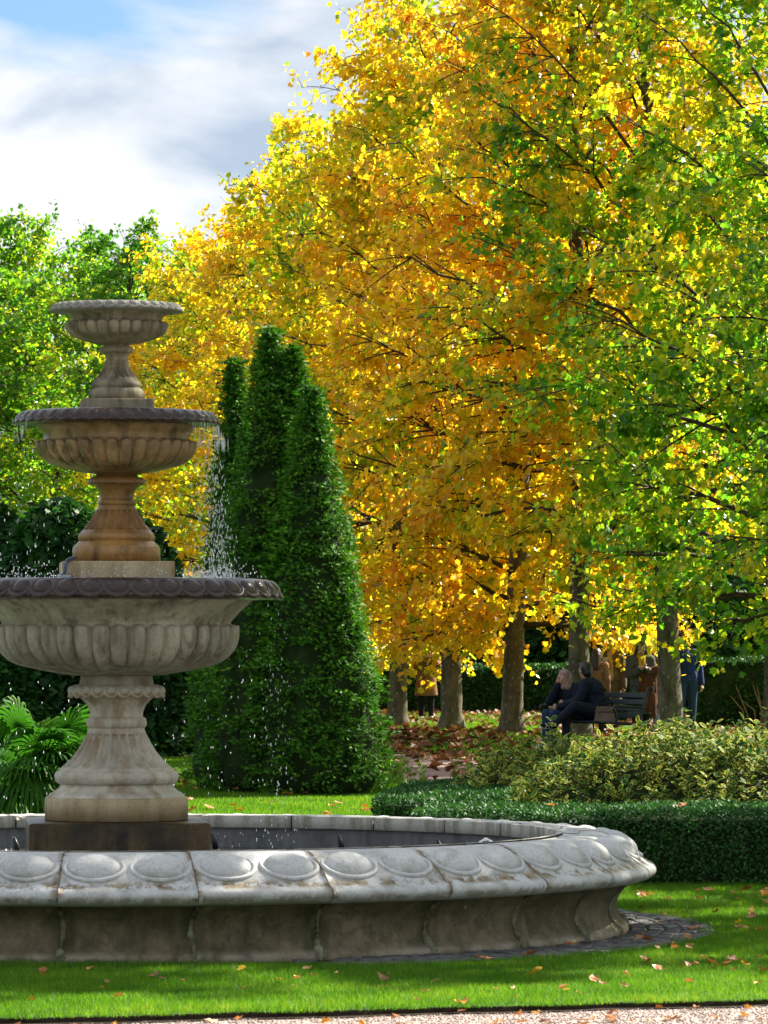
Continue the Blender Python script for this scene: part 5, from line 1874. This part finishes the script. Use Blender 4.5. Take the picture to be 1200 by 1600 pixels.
    for nm, mat, grow, hz in (('jumper', inner, 0.012, None), ('top', top, 0.020, None), ('coat', coat, 0.030, hem)):
        if mat is None:
            continue
        b = MB()
        capsule(b, A['pelvis'] + (0.06, 0, 0.04), A['waist'] + (0.045, 0, 0), 0.098 * stock + grow, 0.088 * stock + grow)
        capsule(b, A['pelvis'] + (-0.06, 0, 0.04), A['waist'] + (-0.045, 0, 0), 0.098 * stock + grow, 0.088 * stock + grow)
        capsule(b, A['waist'], A['chest'], 0.108 * stock + grow, 0.118 * stock + grow)
        capsule(b, A['chest'] + (0.06, 0, 0), A['chest'] - (0.06, 0, 0), 0.10 * stock + grow, 0.10 * stock + grow)
        capsule(b, A['shL'], A['shR'], 0.062 + grow, 0.062 + grow)
        capsule(b, A['chest'] + (0, 0, 0.05), A['neck'] - (0, 0, 0.01), 0.10 + grow, 0.056 + grow * 0.5)
        if nm != 'jumper':
            for s_ in 'LR':
                capsule(b, A['sh' + s_], A['el' + s_], 0.056 + grow, 0.044 + grow)
                capsule(b, A['el' + s_], A['wr' + s_], 0.044 + grow, 0.032 + grow)
        if hz is not None:
            frustum(b, (A['pelvis'][0], A['pelvis'][1] + 0.01, hz), (0.235, 0.19), (A['waist'][0], A['waist'][1], A['waist'][2]), (0.165, 0.14))
        o = fused(nm, b, 0.013, mat, t, 3)
        if nm == 'coat' and collar is not None:
            b = MB()
            for sx in (-1, 1):
                capsule(b, A['neck'] + (sx * 0.06, 0.0, 0.0), A['chest'] + (sx * 0.035, -0.135, -0.03), 0.032, 0.018)
            capsule(b, A['neck'] + (-0.06, 0.03, 0.01), A['neck'] + (0.06, 0.03, 0.01), 0.036, 0.036)
            fused('collar', b, 0.011, collar, o, 2)
    if scarf is not None:
        b = MB()
        for a in np.linspace(0, 2 * PI, 9)[:-1]:
            a2 = a + PI / 4
            capsule(b, A['neck'] + (0.085 * math.cos(a), 0.075 * math.sin(a), 0.015), A['neck'] + (0.085 * math.cos(a2), 0.075 * math.sin(a2), 0.015), 0.036, 0.036)
        for sx in (-1, 1):
            capsule(b, A['neck'] + (sx * 0.03, -0.09, 0), A['chest'] + (sx * 0.035, -0.155, -0.08), 0.034, 0.030)
            capsule(b, A['chest'] + (sx * 0.035, -0.155, -0.08), A['waist'] + (sx * 0.03, -0.165, -0.06), 0.030, 0.034)
        fused('scarf', b, 0.012, scarf, t, 2)
    return t, A, k


def gpt(px, Y):
    return ((px - 600) / FPX * Y, Y, 0)


def prop(name, label, cat, px, py, Y, build):
    o = thing(name, label, cat, ((px - 600) / FPX * Y, Y, CAM_H - (py - 1000) / FPX * Y))
    build(o)
    return o


navy = cloth('navy', (0.010, 0.016, 0.032))
denim = cloth('denim', (0.020, 0.045, 0.105))
jeans_dark = cloth('dark_jeans', (0.012, 0.016, 0.032))
grey = cloth('grey_wool', (0.085, 0.078, 0.068))
grey2 = cloth('taupe_wool', (0.105, 0.085, 0.068))
black = cloth('black', (0.012, 0.012, 0.013))
white = cloth('white_rubber', (0.70, 0.70, 0.70))
camel = cloth('camel', (0.23, 0.105, 0.045))
tan_c = cloth('tan', (0.24, 0.13, 0.075))
cream = cloth('beige_knit', (0.36, 0.29, 0.18))
yellow = cloth('yellow', (0.55, 0.36, 0.02))
rust = cloth('rust_wool', (0.10, 0.034, 0.016))
rose = cloth('dusty_rose', (0.34, 0.23, 0.205))
blue = cloth('blue_down', (0.012, 0.030, 0.125))
plaid = cloth('dark_plaid', (0.040, 0.040, 0.042), 0.9, 0.7)

# bench
BX, BY, BR = (926 - 600) / FPX * 68.3, 68.3, RAD(-50)
bench = thing('park_bench', 'dark slatted park bench with iron end frames under the couple', 'bench', (BX, BY, 0), BR)
bw = plain('bench_wood', (0.030, 0.045, 0.048), 0.55, 0.4, 0, 0.35, 10)
for k in range(5):
    MB().box((0, -0.22 + 0.10 * k, 0.43 - 0.006 * k), (1.55, 0.082, 0.028), 0, 0.006).build('seat_slat', bw, bench, False)
for k in range(4):
    sl = MB().box((0, 0, 0), (1.55, 0.024, 0.078), 0, 0.006).build('back_slat', bw, bench, False)
    sl.location = (0, 0.245 + 0.030 * k, 0.52 + 0.098 * k)
    sl.rotation_euler = (RAD(-16), 0, 0)
for sx in (-0.79, 0.79):
    o = MB().tube(smooth_curve([(sx, 0.28, 0.0), (sx, 0.23, 0.2), (sx, 0.21, 0.42), (sx, 0.29, 0.68), (sx, 0.37, 0.90), (sx, 0.42, 0.93), (sx, 0.45, 0.89)], 4), 0.022, 7).build('end_frame', M['metal_black'], bench)
    MB().tube(smooth_curve([(sx, -0.30, 0.0), (sx, -0.26, 0.2), (sx, -0.25, 0.40), (sx, -0.27, 0.55), (sx, -0.32, 0.62), (sx, -0.25, 0.665), (sx, 0.0, 0.655), (sx, 0.27, 0.64)], 4), 0.020, 7).build('arm_rest', M['metal_black'], bench)
    MB().tube([(sx, -0.25, 0.405), (sx, 0.21, 0.395)], 0.018, 7).build('seat_rail', M['metal_black'], bench)


def on_bench(x, y=0.0):
    v = rotz((x, y, 0), BR)
    return (BX + v[0], BY + v[1], 0)


SIT = dict(pelvis=(0, 0.06, .53), waist=(0, 0.03, .68), chest=(0, -0.03, .86), neck=(0, -0.07, .985), head=(0, -0.12, 1.11),
           shL=(.17, -0.05, .94), shR=(-.17, -0.05, .94), elL=(.24, -0.14, .70), elR=(-.24, -0.16, .70), wrL=(.10, -0.36, .66), wrR=(-.08, -0.36, .68),
           hiL=(.09, 0.03, .52), hiR=(-.09, 0.03, .52), knL=(.06, -0.42, .64), knR=(-.09, -0.44, .52), anL=(-.10, -0.66, .38), anR=(-.09, -0.46, .10), toL=(-.14, -0.84, .36), toR=(-.10, -0.62, .04))
person('man in a dark navy jacket seated on the bench, leg crossed, seen from behind', on_bench(0.03, 0.0), BR, 1.72, SIT, 'light', None, navy, None, jeans_dark, black, white, 'black', 'short',
       twist=RAD(-58), face=(RAD(-40), 0.1), stock=1.22)
SITW = dict(SIT)
SITW.update(knL=(.08, -0.46, .56), anL=(.10, -0.50, .12), toL=(.10, -0.66, .05), knR=(-.08, -0.46, .56), anR=(-.08, -0.48, .12), toR=(-.08, -0.64, .05),
            elR=(-.20, -0.28, .74), wrR=(-.05, -0.25, .98), chest=(0, -0.07, .85), neck=(0, -0.12, .97), head=(0, -0.165, 1.085))
person('seated woman in a beige head scarf with a hand raised to her face', on_bench(-0.42, -0.02), BR, 1.60, SITW, 'light', None, navy, None, denim, white, None, None, 'none',
       face=(RAD(20), 0.12), head_cover=rose, handdir={'R': (0.02, 0.05, 1)}, curl=0.2)


def bag_build(t):
    m = cloth('taupe_leather', (0.145, 0.100, 0.070), 0.5)
    b = MB()
    V = np.array([(-.16, -.07, 0), (.16, -.07, 0), (.16, .07, 0), (-.16, .07, 0), (-.135, -.035, .21), (.135, -.035, .21), (.135, .035, .21), (-.135, .035, .21)])
    b.add(V, [(3, 2, 1, 0), (4, 5, 6, 7), (0, 1, 5, 4), (1, 2, 6, 5), (2, 3, 7, 6), (3, 0, 4, 7)])
    b.build('bag_body', m, t, False)
    MB().box((0, -0.047, 0.165), (0.24, 0.035, 0.075), 0, 0.006).build('flap', m, t, False)
    for dy in (-0.03, 0.03):
        MB().tube(smooth_curve([(-.085, dy, .20), (-.08, dy, .28), (0, dy, .335), (.08, dy, .28), (.085, dy, .20)], 5), 0.009, 6).build('handle', black, t)


hb = thing('handbag', 'taupe leather handbag standing on the bench beside the man', 'bag', (on_bench(0.46, -0.16)[0], on_bench(0.46, -0.16)[1], 0.445), BR + RAD(35))
bag_build(hb)
hb2 = thing('handbag', 'small handbag behind the bench back, only its handle showing', 'bag', (on_bench(0.30, 0.55)[0], on_bench(0.30, 0.55)[1], 0.62), BR)
MB().tube(smooth_curve([(-.085, 0, .20), (-.08, 0, .28), (0, 0, .335), (.08, 0, .28), (.085, 0, .20)], 5), 0.008, 6).build('handle', black, hb2)
MB().box((0, 0, 0.10), (0.24, 0.12, 0.20), 0, 0.02).build('bag_body', black, hb2, False)

# standing group
TEXT = dict(elL=(.225, -.04, 1.08), elR=(-.225, -.04, 1.08), wrL=(.065, -.25, 1.16), wrR=(-.065, -.25, 1.16), head=(0, -0.05, 1.515))
person('woman in a grey coat and yellow scarf looking down at her phone', gpt(1001, 77.6), RAD(8), 1.60, TEXT, 'tan', None, grey, 0.40, black, black, None, 'brown', 'long', yellow,
       face=(0, 0.42), handdir={'L': (-0.5, -0.5, 0.5), 'R': (0.5, -0.5, 0.5)}, curl=0.9, collar=grey)
ph = thing('phone', 'dark phone in the hands of the woman with the yellow scarf', 'phone', ((996 - 600) / FPX * 77.3, 77.25, 1.14), RAD(8))
o = MB().box((0, 0, 0), (0.075, 0.010, 0.15), 0, 0.003).build('phone_body', black, ph, False)
o.rotation_euler = (RAD(-50), 0, RAD(90))
fc = thing('folded_coat', 'rust brown coat hanging over the arm of the woman with yellow scarf', 'coat', gpt(1013, 77.45), 0)
b = MB()
frustum(b, (0.0, 0, 0.55), (0.16, 0.07), (0.0, 0, 1.0), (0.14, 0.075))
frustum(b, (-0.06, -0.02, 0.50), (0.09, 0.05), (-0.06, -0.02, 0.9), (0.08, 0.05))
capsule(b, (-0.10, -0.02, 1.05), (0.15, 0.0, 1.12), 0.07, 0.085)
capsule(b, (0.02, -0.05, 0.48), (0.05, -0.03, 0.9), 0.055, 0.06)
capsule(b, (0.09, -0.05, 0.36), (0.08, -0.03, 0.7), 0.045, 0.05)
fused('folded_cloth', b, 0.012, rust, fc, 2)
PHO = dict(elR=(-.22, -.06, 1.06), wrR=(-.09, -.26, 1.22), elL=(.225, .03, 1.06), wrL=(.24, -.06, .83))
lady, _, _ = person('woman with long black hair raising a phone, in an open taupe coat', gpt(953, 80.2), RAD(-6), 1.63, PHO, 'tan', None, grey2, 0.42, None, black, None, 'black', 'long', None,
       face=(0, -0.05), handdir={'R': (0.2, -0.3, 0.9)}, curl=0.8, skirt=(plaid, 0.38), collar=grey2)
# her beige jumper shows in the opening of the coat
b = MB()
capsule(b, (0, -0.105, 0.98), (0, -0.10, 1.26), 0.078, 0.068)
capsule(b, (0, -0.07, 1.27), (0, -0.03, 1.40), 0.062, 0.058)
fused('jumper', b, 0.012, cream, lady, 2)
ph = thing('phone', 'pale phone held up by the woman with long black hair', 'phone', ((946.5 - 600) / FPX * 79.8, 79.86, CAM_H - 0.375), RAD(-6))
MB().box((0, 0, 0), (0.078, 0.010, 0.155), 0.1, 0.003).build('phone_body', cloth('silver', (0.45, 0.42, 0.40), 0.4), ph, False)
person('person with dark hair and a tan top, turned away beside the trunk', gpt(932, 79.0), RAD(165), 1.47, None, 'tan', tan_c, None, None, black, black, None, 'brown', 'long', None, face=(0.2, 0.1))
person('blonde woman standing behind the woman with the yellow scarf', gpt(1016.5, 79.8), RAD(-4), 1.70, None, 'light', None, grey, 0.45, cloth('pale_blue', (0.20, 0.23, 0.30)), white, None, 'blonde', 'long', None, face=(0.0, 0))
NAV = dict(elL=(.23, .05, 1.07), wrL=(.245, -.02, .83))
person('person in a bright navy jacket and jeans half hidden by the speckled trunk', gpt(1073, 80.5), RAD(10), 1.72, NAV, 'light', blue, None, None, denim, black, None, 'brown', 'short', None, stock=1.15, face=(0.2, 0))
CAM_ = dict(elL=(.22, -.06, 1.08), elR=(-.22, -.06, 1.08), wrL=(.06, -.26, 1.26), wrR=(-.06, -.26, 1.24))
person('person in a long camel coat standing between two tree trunks', gpt(666, 93.2), RAD(6), 1.68, CAM_, 'light', None, camel, 0.50, black, white, None, 'brown', 'long', None, curl=1.0, collar=camel)
